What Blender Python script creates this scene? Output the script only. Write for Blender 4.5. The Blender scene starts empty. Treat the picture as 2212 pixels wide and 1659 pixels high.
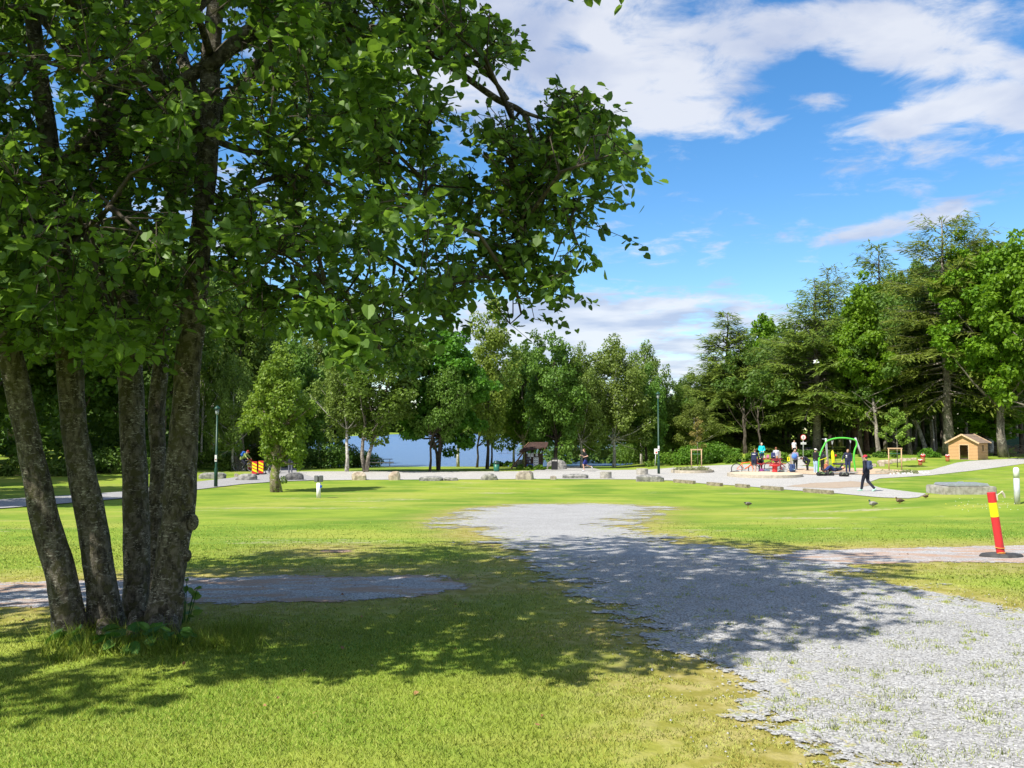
import bpy, bmesh, math, random
import numpy as np
from mathutils import Vector, Matrix, geometry
R = math.radians
rng = np.random.default_rng(7)
random.seed(7)
scene = bpy.context.scene
COL = scene.collection
# ------------------------------------------------------------------ camera
F, CX, CY = 1789.0, 1106.0, 829.5
PITCH = math.atan(97.5 / F)
CAMZ = 1.6
cam_d = bpy.data.cameras.new('camera')
cam = bpy.data.objects.new('camera', cam_d); COL.objects.link(cam)
cam.location = (0, 0, CAMZ); cam.rotation_euler = (math.pi / 2 + PITCH, 0, 0)
cam_d.sensor_width = 36.0; cam_d.lens = 36.0 * F / 2212.0
cam_d.clip_start = 0.05; cam_d.clip_end = 6000
scene.camera = cam
# ------------------------------------------------------------------ light and sky
SUN_EL, SUN_PHI = 52.0, 40.0            # shadows run towards +x, turned 40 degrees towards +y
sd = Vector((math.cos(R(SUN_PHI)) * math.cos(R(SUN_EL)), math.sin(R(SUN_PHI)) * math.cos(R(SUN_EL)), -math.sin(R(SUN_EL))))
ld = bpy.data.lights.new('sun', 'SUN'); ld.energy = 4.7; ld.angle = R(0.55); ld.color = (1.0, 0.95, 0.87)
sun = bpy.data.objects.new('sun', ld); COL.objects.link(sun)
sun.rotation_euler = sd.to_track_quat('-Z', 'Y').to_euler()
scene.view_settings.view_transform = 'Standard'; scene.view_settings.look = 'None'
scene.view_settings.exposure = 0.78; scene.view_settings.gamma = 1.0
world = bpy.data.worlds.new('World'); scene.world = world; world.use_nodes = True
WN = world.node_tree; WN.nodes.clear()
def wn(t, **k):
    n = WN.nodes.new(t)
    for a, b in k.items(): setattr(n, a, b)
    return n
def wl(a, b): WN.links.new(a, b)
def wmath(op, a, b=None, c=None, clamp=False):
    n = wn('ShaderNodeMath', operation=op, use_clamp=clamp)
    for i, v in enumerate((a, b, c)):
        if v is None: continue
        if isinstance(v, (int, float)): n.inputs[i].default_value = v
        else: wl(v, n.inputs[i])
    return n.outputs[0]
sky = wn('ShaderNodeTexSky', sky_type='NISHITA', sun_disc=False)
sky.sun_elevation = R(SUN_EL)
sky.sun_rotation = math.atan2(-sd.x, -sd.y)      # azimuth of the sun, clockwise from +y
sky.altitude = 0; sky.air_density = 1.0; sky.dust_density = 0.25; sky.ozone_density = 2.6
hsv = wn('ShaderNodeHueSaturation'); hsv.inputs['Saturation'].default_value = 1.30; hsv.inputs['Value'].default_value = 0.78
wl(sky.outputs[0], hsv.inputs['Color'])
b1 = wn('ShaderNodeBackground'); b1.inputs[1].default_value = 0.15; wl(hsv.outputs[0], b1.inputs[0])
tc = wn('ShaderNodeTexCoord'); sep = wn('ShaderNodeSeparateXYZ'); wl(tc.outputs['Generated'], sep.inputs[0])
dx, dy, dz = sep.outputs
zc = wmath('MAXIMUM', dz, 0.02)
yc = wmath('MAXIMUM', dy, 0.05)
a = wmath('DIVIDE', dx, yc); e = wmath('DIVIDE', dz, yc)
# cloud deck seen in perspective
zp = wmath('ADD', zc, 0.10)
cmb = wn('ShaderNodeCombineXYZ'); wl(wmath('DIVIDE', dx, zp), cmb.inputs[0]); wl(wmath('DIVIDE', dy, zp), cmb.inputs[1])
def wnoise(scale, det, rough, off, dist=0.0):
    mp = wn('ShaderNodeMapping'); wl(cmb.outputs[0], mp.inputs[0]); mp.inputs['Location'].default_value = off
    n = wn('ShaderNodeTexNoise'); wl(mp.outputs[0], n.inputs['Vector'])
    n.inputs['Scale'].default_value = scale; n.inputs['Detail'].default_value = det
    n.inputs['Roughness'].default_value = rough; n.inputs['Distortion'].default_value = dist
    return n.outputs[0]
n1 = wnoise(1.7, 9, 0.55, (3.1, 1.7, 0), 0.25)
n2 = wnoise(6.4, 8, 0.62, (7.1, 2.7, 1), 0.4)
def blob(px, py, rx, ry, w, rot=0):
    # an elliptical bank of cloud about a sky direction
    u0, v0 = (px - CX) / F, math.tan(math.atan((CY - py) / F) + PITCH)
    du = wmath('SUBTRACT', a, u0); dv = wmath('SUBTRACT', e, v0)
    c, s = math.cos(R(rot)), math.sin(R(rot))
    U = wmath('ADD', wmath('MULTIPLY', du, c * F / rx), wmath('MULTIPLY', dv, s * F / rx))
    V = wmath('ADD', wmath('MULTIPLY', du, -s * F / ry), wmath('MULTIPLY', dv, c * F / ry))
    r2 = wmath('ADD', wmath('MULTIPLY', U, U), wmath('MULTIPLY', V, V))
    g = wmath('MAXIMUM', wmath('SUBTRACT', 1.0, r2), 0.0)
    return wmath('MULTIPLY', g, w)
blobs = [(1100, 160, 330, 170, .55, -10), (1420, 160, 300, 150, .62, -8), (1160, 20, 330, 90, .3, 0), (1650, 20, 400, 95, .45, -5),
         (2050, 60, 420, 120, .6, 0), (2230, 190, 400, 110, .55, -8), (1990, 262, 170, 36, .42, 14),
         (1800, 215, 110, 36, .36, 5), (1500, 265, 300, 70, .22, 0), (1990, 470, 260, 34, .60, 14), (1800, 80, 350, 90, .35, 0), (2090, 235, 240, 60, .30, 8),
         (1420, 760, 540, 150, .62, 0), (1100, 690, 400, 90, .42, 0), (1600, 520, 260, 26, .12, 0),
         (1480, 315, 280, 30, .14, 14), (700, 300, 500, 500, .2, 0), (1235, 118, 78, 70, -.42, 20), (1760, 165, 120, 45, -.2, 0)]
acc = wmath('MULTIPLY', wmath('SUBTRACT', n1, 0.5), 1.55)
acc = wmath('ADD', acc, wmath('MULTIPLY', wmath('SUBTRACT', n2, 0.5), 1.45))
for bb in blobs: acc = wmath('ADD', acc, blob(*bb))
# broken cloud overhead and behind, out of view, added to lift the fill light
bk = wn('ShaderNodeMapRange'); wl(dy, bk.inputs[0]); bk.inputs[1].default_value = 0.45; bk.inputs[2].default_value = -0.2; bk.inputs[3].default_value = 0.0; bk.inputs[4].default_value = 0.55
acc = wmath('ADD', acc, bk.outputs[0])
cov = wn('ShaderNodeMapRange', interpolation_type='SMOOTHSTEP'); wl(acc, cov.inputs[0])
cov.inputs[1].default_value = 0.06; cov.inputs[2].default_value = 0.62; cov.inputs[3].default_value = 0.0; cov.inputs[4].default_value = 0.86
low = wn('ShaderNodeMapRange'); wl(dz, low.inputs[0]); low.inputs[1].default_value = -0.01; low.inputs[2].default_value = 0.03
shade = wn('ShaderNodeMapRange'); wl(wnoise(2.6, 6, 0.5, (1.2, 5.5, 3), 0.2), shade.inputs[0]); shade.inputs[1].default_value = .36; shade.inputs[2].default_value = .60
cmix = wn('ShaderNodeMix', data_type='RGBA'); wl(shade.outputs[0], cmix.inputs[0])
cmix.inputs[6].default_value = (0.50, 0.57, 0.76, 1); cmix.inputs[7].default_value = (0.86, 0.88, 0.94, 1)
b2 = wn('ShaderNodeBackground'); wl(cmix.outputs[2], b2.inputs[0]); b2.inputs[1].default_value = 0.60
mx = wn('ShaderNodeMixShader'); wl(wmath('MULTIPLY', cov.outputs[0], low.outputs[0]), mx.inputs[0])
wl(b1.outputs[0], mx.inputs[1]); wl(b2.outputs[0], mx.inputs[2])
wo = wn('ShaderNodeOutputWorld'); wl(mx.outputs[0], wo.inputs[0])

# ------------------------------------------------------------------ helpers: picture point -> place on the ground
def ray(px, py):
    u, v = (px - CX) / F, (CY - py) / F
    c, s = math.cos(PITCH), math.sin(PITCH)
    return Vector((u, c - v * s, s + v * c))
def at(px, py, y):
    d = ray(px, py); t = y / d.y
    return Vector((d.x * t, y, CAMZ + d.z * t))
def sm(t): t = np.clip(t, 0, 1); return t * t * (3 - 2 * t)
TY = np.array([-60, -10, 3, 6, 9, 12, 16, 22, 28, 34, 40, 50, 62, 72, 84, 90, 110, 640, 720, 900, 3000.])
TZ = np.array([.3, .05, .01, 0, -.03, -.14, -.36, -.69, -1.0, -1.2, -1.31, -1.37, -1.45, -1.75, -2.15, -2.6, -4, -4, -2, 6, 12.])
RY = np.array([-60, 12, 22, 28, 34, 40, 50, 58, 66, 76, 100, 3000.])
RZ = np.array([.3, -.14, -.69, -1.0, -1.2, -1.31, -1.3, -1.15, -.92, -.8, -.75, -.6])
FY = np.linspace(-60, 3000, 12241)
def smooth_tab(Y, Z):
    z = np.interp(FY, Y, Z); k = np.hanning(25); k /= k.sum()
    return np.convolve(np.pad(z, 12, mode='edge'), k, mode='valid')
TS, RS = smooth_tab(TY, TZ), smooth_tab(RY, RZ)
def tz(x, y):
    x = np.asarray(x, float); y = np.asarray(y, float)
    zl = np.interp(y, FY, TS); zr = np.interp(y, FY, RS)
    w = np.maximum(sm((x - 9) / 14), sm((-x - 17) / 12))
    far = sm((y - 110) / 30) * (1 - sm((np.abs(x) - 60) / 60))        # the lake widens behind the woods
    w = w * (1 - far)
    z = zl * (1 - w) + zr * w
    z = z + 0.42 * np.exp(-(((x - 15.2) / 5.0) ** 2 + ((y - 24.5) / 4.2) ** 2))
    return z
def G(px, py):
    d = ray(px, py); lo = 1.0; prev = lo
    for yv in np.concatenate([np.arange(1, 60, .5), np.arange(60, 900, 2)]):
        t = yv / d.y
        if CAMZ + d.z * t < tz(d.x * t, yv):
            a0, b0 = prev, yv
            for _ in range(25):
                m = (a0 + b0) / 2; t = m / d.y
                if CAMZ + d.z * t < tz(d.x * t, m): b0 = m
                else: a0 = m
            t = b0 / d.y
            return Vector((d.x * t, b0, float(tz(d.x * t, b0))))
        prev = yv
    return Vector((d.x / d.y * 200, 200, 0))
def GD(px, depth):                       # on the ground at a given distance
    x = (px - CX) / F * depth * 1.0
    return Vector((x, depth, float(tz(x, depth))))
def proj(P):                             # place -> picture point (for keeping the crown's outline)
    P = np.asarray(P); X, Y, Z = P[:, 0], P[:, 1], P[:, 2] - CAMZ
    c, s = math.cos(PITCH), math.sin(PITCH)
    fw = Y * c + Z * s; up = -Y * s + Z * c
    return CX + F * X / fw, CY - F * up / fw
def inpoly(px, py, poly):
    ins = np.zeros(px.shape, bool); n = len(poly)
    for i in range(n):
        x1, y1 = poly[i]; x2, y2 = poly[(i + 1) % n]
        c = ((y1 > py) != (y2 > py)) & (px < (x2 - x1) * (py - y1) / (y2 - y1 + 1e-12) + x1)
        ins ^= c
    return ins
def polydist(X, Y, poly):                # signed distance, inside positive
    d = np.full(X.shape, 1e9); n = len(poly)
    for i in range(n):
        ax, ay = poly[i][0], poly[i][1]; bx_, by_ = poly[(i + 1) % n][0], poly[(i + 1) % n][1]
        vx, vy = bx_ - ax, by_ - ay; L = vx * vx + vy * vy + 1e-12
        t = np.clip(((X - ax) * vx + (Y - ay) * vy) / L, 0, 1)
        d = np.minimum(d, np.hypot(X - ax - t * vx, Y - ay - t * vy))
    return np.where(inpoly(X, Y, [(p[0], p[1]) for p in poly]), d, -d)
# ------------------------------------------------------------------ materials
def newmat(name):
    m = bpy.data.materials.new(name); m.use_nodes = True; nt = m.node_tree; nt.nodes.clear()
    out = nt.nodes.new('ShaderNodeOutputMaterial')
    return m, nt, out
def N(nt, t, ins=None, **k):
    n = nt.nodes.new(t)
    for a_, b_ in k.items(): setattr(n, a_, b_)
    for key, v in (ins or {}).items():
        if hasattr(v, 'is_output') or isinstance(v, bpy.types.NodeSocket): nt.links.new(v, n.inputs[key])
        else: n.inputs[key].default_value = v
    return n
def c4(c): return (c[0], c[1], c[2], 1)
def mixc(nt, f, a_, b_):
    n = N(nt, 'ShaderNodeMix', data_type='RGBA')
    for i, v in ((0, f), (6, a_), (7, b_)):
        if isinstance(v, bpy.types.NodeSocket): nt.links.new(v, n.inputs[i])
        else: n.inputs[i].default_value = v if i == 0 else c4(v)
    return n.outputs[2]
def noise(nt, scale, detail=4, rough=.55, vec=None, dist=0):
    n = N(nt, 'ShaderNodeTexNoise', {'Scale': scale, 'Detail': detail, 'Roughness': rough, 'Distortion': dist})
    if vec is not None: nt.links.new(vec, n.inputs['Vector'])
    return n.outputs[0]
def ramp(nt, f, lo, hi, a_=0., b_=1.):
    n = N(nt, 'ShaderNodeMapRange', {0: f, 1: lo, 2: hi, 3: a_, 4: b_}, interpolation_type='SMOOTHSTEP')
    return n.outputs[0]
def mth(nt, op, a_, b_=0.0):
    n = N(nt, 'ShaderNodeMath', operation=op)
    for i, v in ((0, a_), (1, b_)):
        if isinstance(v, bpy.types.NodeSocket): nt.links.new(v, n.inputs[i])
        else: n.inputs[i].default_value = v
    return n.outputs[0]
_mc = {}
def M(name, col, rough=.6, col2=None, scale=6, bump=0, metallic=0, lo=.35, hi=.65, spec=.4, stretch=None):
    if name in _mc: return _mc[name]
    m, nt, out = newmat(name)
    vec = N(nt, 'ShaderNodeTexCoord').outputs['Object']
    if stretch: vec = N(nt, 'ShaderNodeMapping', {'Vector': vec, 'Scale': stretch}).outputs[0]
    col2 = col2 or tuple(c * .78 for c in col)
    nf = noise(nt, scale, 5, .6, vec)
    c = mixc(nt, ramp(nt, nf, lo, hi), col2, col)
    p = N(nt, 'ShaderNodeBsdfPrincipled', {'Base Color': c, 'Roughness': rough, 'Metallic': metallic, 'Specular IOR Level': spec})
    if bump:
        b = N(nt, 'ShaderNodeBump', {'Height': noise(nt, scale * 3, 6, .65, vec), 'Strength': bump, 'Distance': .02})
        nt.links.new(b.outputs[0], p.inputs['Normal'])
    nt.links.new(p.outputs[0], out.inputs[0]); _mc[name] = m
    return m
def leafmat(name, dark, light, trans=.4, gloss=.25, var=.12):
    if name in _mc: return _mc[name]
    m, nt, out = newmat(name)
    at_ = N(nt, 'ShaderNodeAttribute', attribute_name='v').outputs['Fac']
    oi = N(nt, 'ShaderNodeObjectInfo').outputs['Random']
    c = mixc(nt, at_, dark, light)
    h = N(nt, 'ShaderNodeHueSaturation', {'Hue': mth(nt, 'ADD', mth(nt, 'MULTIPLY', oi, .03), .485), 'Saturation': 1.0,
          'Value': mth(nt, 'ADD', mth(nt, 'MULTIPLY', oi, var * 2), 1 - var), 'Color': c}).outputs[0]
    p = N(nt, 'ShaderNodeBsdfPrincipled', {'Base Color': h, 'Roughness': .5, 'Specular IOR Level': gloss})
    tcol = mixc(nt, .5, h, (light[0] * 1.25, light[1] * 1.25, light[2] * .5))
    t = N(nt, 'ShaderNodeBsdfTranslucent', {'Color': tcol})
    mxs = N(nt, 'ShaderNodeMixShader', {0: trans, 1: p.outputs[0], 2: t.outputs[0]})
    nt.links.new(mxs.outputs[0], out.inputs[0]); _mc[name] = m
    return m
def barkmat(name, dark, mid, light, scale=9, lichen=.55, bump=.8, moss=None):
    if name in _mc: return _mc[name]
    m, nt, out = newmat(name)
    vec = N(nt, 'ShaderNodeTexCoord').outputs['Object']
    v2 = N(nt, 'ShaderNodeMapping', {'Vector': vec, 'Scale': (1, 1, .45)}).outputs[0]
    v3 = N(nt, 'ShaderNodeMapping', {'Vector': vec, 'Scale': (.7, .7, 1.6)}).outputs[0]
    n_a = noise(nt, scale, 8, .68, v2, .3); n_b = noise(nt, scale * 2.1, 6, .7, v3, .4); n_c = noise(nt, scale * .35, 3, .5, vec)
    c = mixc(nt, ramp(nt, n_a, .38, .62), dark, mid)
    c = mixc(nt, mth(nt, 'MULTIPLY', ramp(nt, n_b, lichen, lichen + .1), ramp(nt, n_c, .36, .6)), c, light)
    if moss: c = mixc(nt, ramp(nt, noise(nt, scale * .6, 5, .6, vec, .5), .5, .62), c, moss)
    p = N(nt, 'ShaderNodeBsdfPrincipled', {'Base Color': c, 'Roughness': .9, 'Specular IOR Level': .15})
    hgt = mth(nt, 'ADD', n_a, mth(nt, 'MULTIPLY', n_b, .5))
    b = N(nt, 'ShaderNodeBump', {'Height': hgt, 'Strength': bump, 'Distance': .03}); nt.links.new(b.outputs[0], p.inputs['Normal'])
    nt.links.new(p.outputs[0], out.inputs[0]); _mc[name] = m
    return m
# ------------------------------------------------------------------ helpers: meshes and tags
def link(o, parent=None):
    COL.objects.link(o)
    if parent is not None: o.parent = parent
    return o
def tag(o, label=None, cat=None, group=None, kind=None):
    if label: o['label'] = label
    if cat: o['category'] = cat
    if group: o['group'] = group
    if kind: o['kind'] = kind
    return o
def thing(name, label, cat, loc=(0, 0, 0), rotz=0, group=None):
    o = bpy.data.objects.new(name, None); o.empty_display_size = .2
    o.location = loc; o.rotation_euler = (0, 0, rotz); link(o)
    return tag(o, label, cat, group)
def copy_thing(root, loc, rotz=0, label=None, scale=None, group=None):
    def rec(o, par):
        c = o.copy(); COL.objects.link(c)
        if par is not None: c.parent = par
        for ch in o.children: rec(ch, c)
        return c
    c = rec(root, None); c.location = loc; c.rotation_euler = (0, 0, rotz)
    if label: c['label'] = label
    if group: c['group'] = group
    if scale: c.scale = scale
    return c
class MB:
    def __init__(s): s.v = []; s.f = []; s.m = []
    def add(s, vs, fs, mi=0):
        o = len(s.v); s.v.extend([tuple(p) for p in vs]); s.f.extend([tuple(i + o for i in f) for f in fs]); s.m.extend([mi] * len(fs)); return s
    def box(s, c, d, rz=0, mi=0, rx=0, ry=0, taper=1):
        hx, hy, hz = d[0] / 2, d[1] / 2, d[2] / 2
        mt = Matrix.Rotation(rz, 3, 'Z') @ Matrix.Rotation(ry, 3, 'Y') @ Matrix.Rotation(rx, 3, 'X')
        vs = []
        for zz, k in ((-hz, 1), (hz, taper)):
            for xx, yy in ((-hx, -hy), (hx, -hy), (hx, hy), (-hx, hy)): vs.append(mt @ Vector((xx * k, yy * k, zz)) + Vector(c))
        return s.add(vs, [(0, 3, 2, 1), (4, 5, 6, 7), (0, 1, 5, 4), (1, 2, 6, 5), (2, 3, 7, 6), (3, 0, 4, 7)], mi)
    def bar(s, p, q, w, h=None, mi=0):
        p, q = Vector(p), Vector(q); h = h or w; d = (q - p); L = d.length; d.normalize()
        up = Vector((0, 0, 1)) if abs(d.z) < .95 else Vector((0, 1, 0))
        sx = d.cross(up).normalized() * w / 2; sz = sx.cross(d).normalized() * h / 2
        vs = [p - sx - sz, p + sx - sz, p + sx + sz, p - sx + sz, q - sx - sz, q + sx - sz, q + sx + sz, q - sx + sz]
        return s.add(vs, [(0, 3, 2, 1), (4, 5, 6, 7), (0, 1, 5, 4), (1, 2, 6, 5), (2, 3, 7, 6), (3, 0, 4, 7)], mi)
    def tube(s, pts, rad, n=8, mi=0, cap=True, lump=0, seed=0):
        pts = [Vector(p) for p in pts]
        if isinstance(rad, (int, float)): rad = [rad] * len(pts)
        base = len(s.v); prev = None; rr = random.Random(seed)
        ph = [rr.uniform(0, 6.28) for _ in range(6)]
        for i, p in enumerate(pts):
            d = (pts[min(i + 1, len(pts) - 1)] - pts[max(i - 1, 0)]).normalized()
            if prev is None:
                ref = Vector((1, 0, 0)) if abs(d.x) < .9 else Vector((0, 1, 0)); u = (ref - d * ref.dot(d)).normalized()
            else: u = (prev - d * prev.dot(d)).normalized()
            prev = u; w = d.cross(u)
            for k in range(n):
                an = 2 * math.pi * k / n; r = rad[i]
                if lump:
                    r *= 1 + lump * (math.sin(2 * an + ph[0] + i * .35) + .6 * math.sin(3 * an + ph[1] - i * .5) + .5 * math.sin(5 * an + ph[2] + i * .9) + .4 * math.sin(7 * an + ph[3] - i * 1.3)) + rr.uniform(-.35, .35) * lump
                s.v.append(tuple(p + (u * math.cos(an) + w * math.sin(an)) * r))
        for i in range(len(pts) - 1):
            for k in range(n):
                a0 = base + i * n + k; a1 = base + i * n + (k + 1) % n
                s.f.append((a0, a1, a1 + n, a0 + n)); s.m.append(mi)
        if cap:
            s.f.append(tuple(base + k for k in reversed(range(n)))); s.f.append(tuple(base + (len(pts) - 1) * n + k for k in range(n))); s.m += [mi, mi]
        return s
    def lathe(s, prof, n=20, c=(0, 0, 0), mi=0, sy=1):
        base = len(s.v)
        for r, z in prof:
            for k in range(n):
                an = 2 * math.pi * k / n; s.v.append((c[0] + r * math.cos(an), c[1] + sy * r * math.sin(an), c[2] + z))
        for i in range(len(prof) - 1):
            for k in range(n):
                a0 = base + i * n + k; a1 = base + i * n + (k + 1) % n; s.f.append((a0, a1, a1 + n, a0 + n)); s.m.append(mi)
        s.f.append(tuple(base + k for k in reversed(range(n)))); s.f.append(tuple(base + (len(prof) - 1) * n + k for k in range(n))); s.m += [mi, mi]
        return s
    def ell(s, c, r, mi=0, n=12, mt=None):
        if isinstance(r, (int, float)): r = (r, r, r)
        base = len(s.v); k2 = n // 2; mt = mt or Matrix.Identity(3)
        for i in range(1, k2):
            th = math.pi * i / k2
            for k in range(n):
                ph = 2 * math.pi * k / n
                s.v.append(tuple(mt @ Vector((r[0] * math.sin(th) * math.cos(ph), r[1] * math.sin(th) * math.sin(ph), r[2] * math.cos(th))) + Vector(c)))
        t_ = len(s.v); s.v.append(tuple(mt @ Vector((0, 0, r[2])) + Vector(c))); s.v.append(tuple(mt @ Vector((0, 0, -r[2])) + Vector(c)))
        for i in range(k2 - 2):
            for k in range(n):
                a0 = base + i * n + k; a1 = base + i * n + (k + 1) % n; s.f.append((a0, a0 + n, a1 + n, a1)); s.m.append(mi)
        l0 = base + (k2 - 2) * n
        for k in range(n):
            s.f.append((base + k, base + (k + 1) % n, t_)); s.f.append((l0 + (k + 1) % n, l0 + k, t_ + 1)); s.m += [mi, mi]
        return s
    def cap(s, p, rp, q, rq, n=10, mi=0):      # tapered capsule
        p, q = Vector(p), Vector(q); d = (q - p)
        if d.length < 1e-5: return s.ell(p, rp, mi)
        d.normalize()
        return s.tube([p - d * rp * .95, p - d * rp * .6, p, q, q + d * rq * .6, q + d * rq * .95], [rp * .25, rp * .8, rp, rq, rq * .8, rq * .25], n, mi)
    def build(s, name, mats, parent=None, smooth=False, bevel=0, xf=None):
        me = bpy.data.meshes.new(name); me.from_pydata(s.v, [], s.f)
        if not isinstance(mats, (list, tuple)): mats = [mats]
        for m in mats: me.materials.append(m)
        if len(mats) > 1: me.polygons.foreach_set('material_index', s.m)
        if smooth: me.polygons.foreach_set('use_smooth', [True] * len(me.polygons))
        me.update(); o = bpy.data.objects.new(name, me); link(o, parent)
        if bevel:
            bm = bmesh.new(); bm.from_mesh(me)
            es = [e_ for e_ in bm.edges if len(e_.link_faces) == 2 and e_.calc_face_angle(0) > .6]
            bmesh.ops.bevel(bm, geom=es, offset=bevel, segments=2, affect='EDGES', clamp_overlap=True)
            bm.to_mesh(me); bm.free()
        if xf is not None: me.transform(xf)
        return o
def npmesh(name, V, Fc, mats, parent=None, attr=None, smooth=False):
    V = np.asarray(V, np.float32); Fc = np.asarray(Fc, np.int32); k = Fc.shape[1]
    me = bpy.data.meshes.new(name)
    me.vertices.add(len(V)); me.vertices.foreach_set('co', V.ravel())
    me.loops.add(Fc.size); me.loops.foreach_set('vertex_index', Fc.ravel())
    me.polygons.add(len(Fc)); me.polygons.foreach_set('loop_start', np.arange(0, Fc.size, k, dtype=np.int32))
    try: me.polygons.foreach_set('loop_total', np.full(len(Fc), k, np.int32))
    except Exception: pass
    me.polygons.foreach_set('use_smooth', np.full(len(Fc), smooth, bool))
    for m in (mats if isinstance(mats, (list, tuple)) else [mats]): me.materials.append(m)
    for an, av in (attr or {}).items():
        at_ = me.attributes.new(an, 'FLOAT', 'POINT'); at_.data.foreach_set('value', np.asarray(av, np.float32))
    me.update(); me.validate(); o = bpy.data.objects.new(name, me); link(o, parent)
    return o
def upnormals(o):
    me = o.data; me.normals_split_custom_set_from_vertices([(0, 0, 1)] * len(me.vertices)); return o
def unit(v): return v / (np.linalg.norm(v, axis=-1, keepdims=True) + 1e-9)
def leaves_geo(P, nrm, axis, size, shape='rhomb', fold=.25):
    """leaf blades: P centres of attachment, nrm face normals, axis direction of growth"""
    axis = unit(axis - nrm * (axis * nrm).sum(1, keepdims=True)); side = np.cross(axis, nrm)
    if shape == 'rhomb':
        T = np.array([[0, 0, 0], [.5, .42, fold * .3], [1, 0, 0], [.5, -.42, fold * .3]]); FT = np.array([[0, 1, 2], [0, 2, 3]])
    elif shape == 'round':
        T = np.array([[0, 0, 0], [-.08, .30, .07], [.32, .50, .10], [.78, .34, .04], [1.12, 0, -.12], [.72, -.40, .06], [.26, -.50, .10], [-.08, -.30, .07]])
        FT = np.array([[0, 1, 2], [0, 2, 3], [0, 3, 4], [0, 4, 5], [0, 5, 6], [0, 6, 7]])
    elif shape == 'blade':
        T = np.array([[0, .5, 0], [0, -.5, 0], [1, 0, 0]]); FT = np.array([[0, 1, 2]])
    elif shape == 'needle':
        T = np.array([[0, 0, 0], [.35, .10, -.03], [1, 0, -.08], [.35, -.10, -.03]]); FT = np.array([[0, 1, 2], [0, 2, 3]])
    n = len(P); s = size.reshape(-1, 1, 1)
    if shape == 'round':
        rv = np.random.default_rng(n); side = side * rv.uniform(.72, 1.12, (n, 1)); nrm_ = nrm * rv.uniform(-.6, 2.2, (n, 1))
    else: nrm_ = nrm
    V = P[:, None, :] + s * (T[None, :, 0:1] * axis[:, None, :] + T[None, :, 1:2] * side[:, None, :] + T[None, :, 2:3] * nrm_[:, None, :])
    Fc = (np.arange(n) * len(T))[:, None, None] + FT[None]
    return V.reshape(-1, 3), Fc.reshape(-1, 3), len(T)
# ------------------------------------------------------------------ the ground
def lin(segs):
    out = []
    for a_, b_, st in segs: out += list(np.arange(a_, b_, st))
    return np.array(out)
gy = lin([(-40, 0, 2), (0, 44, .5), (44, 120, 1), (120, 300, 8), (300, 700, 25), (700, 1000, 30), (1000, 3001, 200)])
gxp = lin([(0, 30, .5), (30, 80, 1.5), (80, 200, 8), (200, 600, 40), (600, 2001, 200)])
gx = np.concatenate([-gxp[::-1], gxp[1:]])
GX, GY = np.meshgrid(gx, gy); GZ = tz(GX, GY)
def Gp(pts): return [(lambda g: (g.x, g.y))(G(x, y)) for x, y in pts]
track = Gp([(2060, 1800), (1960, 1700), (1850, 1645), (1700, 1590), (1610, 1535), (1600, 1470), (1510, 1425), (1400, 1372), (1330, 1315), (1250, 1262), (1190, 1222), (1090, 1168), (1010, 1142), (1000, 1120),
            (1050, 1098), (1160, 1090), (1300, 1090), (1420, 1096), (1350, 1118), (1335, 1140), (1420, 1163), (1520, 1181), (1640, 1196), (1760, 1225), (1860, 1256), (1960, 1275), (2080, 1294), (2250, 1330), (2480, 1390), (2700, 1520), (2900, 1800)])
strip_r = Gp([(1650, 1200), (1760, 1188), (1960, 1184), (2212, 1178), (2420, 1174), (3000, 1165), (3000, 1225), (2420, 1222), (2212, 1217), (2020, 1214), (1850, 1220), (1740, 1226)])
strip_l = Gp([(-260, 1262), (60, 1259), (300, 1251), (600, 1246), (900, 1244), (1000, 1252), (1035, 1268), (970, 1282), (800, 1296), (500, 1305), (200, 1309), (-260, 1314)])
patch_b = Gp([(685, 1190), (720, 1186), (758, 1188), (765, 1192), (720, 1196), (690, 1195)])
plaza = Gp([(640, 1019), (800, 1018.5), (1000, 1019), (1200, 1018), (1290, 1016), (1390, 1015), (1450, 1011), (1560, 1005), (1660, 1003), (1700, 1003), (1756, 1009), (1850, 1013), (1900, 1016), (1960, 1018),
            (2009, 1016), (2066, 1000), (2095, 996), (2212, 990), (2400, 984), (2400, 994), (2212, 1002), (2102, 1017), (2012, 1027), (1900, 1034), (1872, 1044), (1900, 1054), (2001, 1067), (1976, 1078), (1900, 1075), (1814, 1067), (1700, 1058.5),
            (1600, 1050), (1530, 1046), (1450, 1038.5), (1370, 1036), (1200, 1035), (1000, 1036), (800, 1037), (690, 1038)])
path_l = Gp([(640.5, 1019.2), (690.5, 1037.8), (600, 1041), (520, 1047), (420, 1059), (265, 1078), (100, 1092), (-60, 1104), (-300, 1122), (-300, 1098), (-60, 1084), (100, 1074), (265, 1063), (330, 1053), (430, 1041), (500, 1033), (545, 1026), (575, 1017), (600, 1009), (640, 1009)])
path_f = Gp([(1692, 1004.5), (1722, 993), (1704, 984), (1712, 976), (1742, 967), (1752, 962), (1772, 962), (1766, 970), (1752, 978), (1744, 990), (1738, 1001), (1746, 1009.5)])
path_s = Gp([(1150, 1018.6), (1190, 1011), (1230, 1006.5), (1268, 1004), (1272, 1010), (1300, 1016.5)])
allp = [track, strip_r, strip_l, patch_b]
dist = np.full(GX.shape, -99.)
near = (GY < 45) & (np.abs(GX) < 40)
for p in allp: dist[near] = np.maximum(dist[near], polydist(GX[near], GY[near], p))
dirt = Gp([(1690, 1052), (1760, 1044), (1850, 1040), (1880, 1046), (1870, 1052), (1800, 1056)])
nx_, ny_ = len(gx), len(gy)
idx = np.arange(nx_ * ny_).reshape(ny_, nx_)
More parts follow.
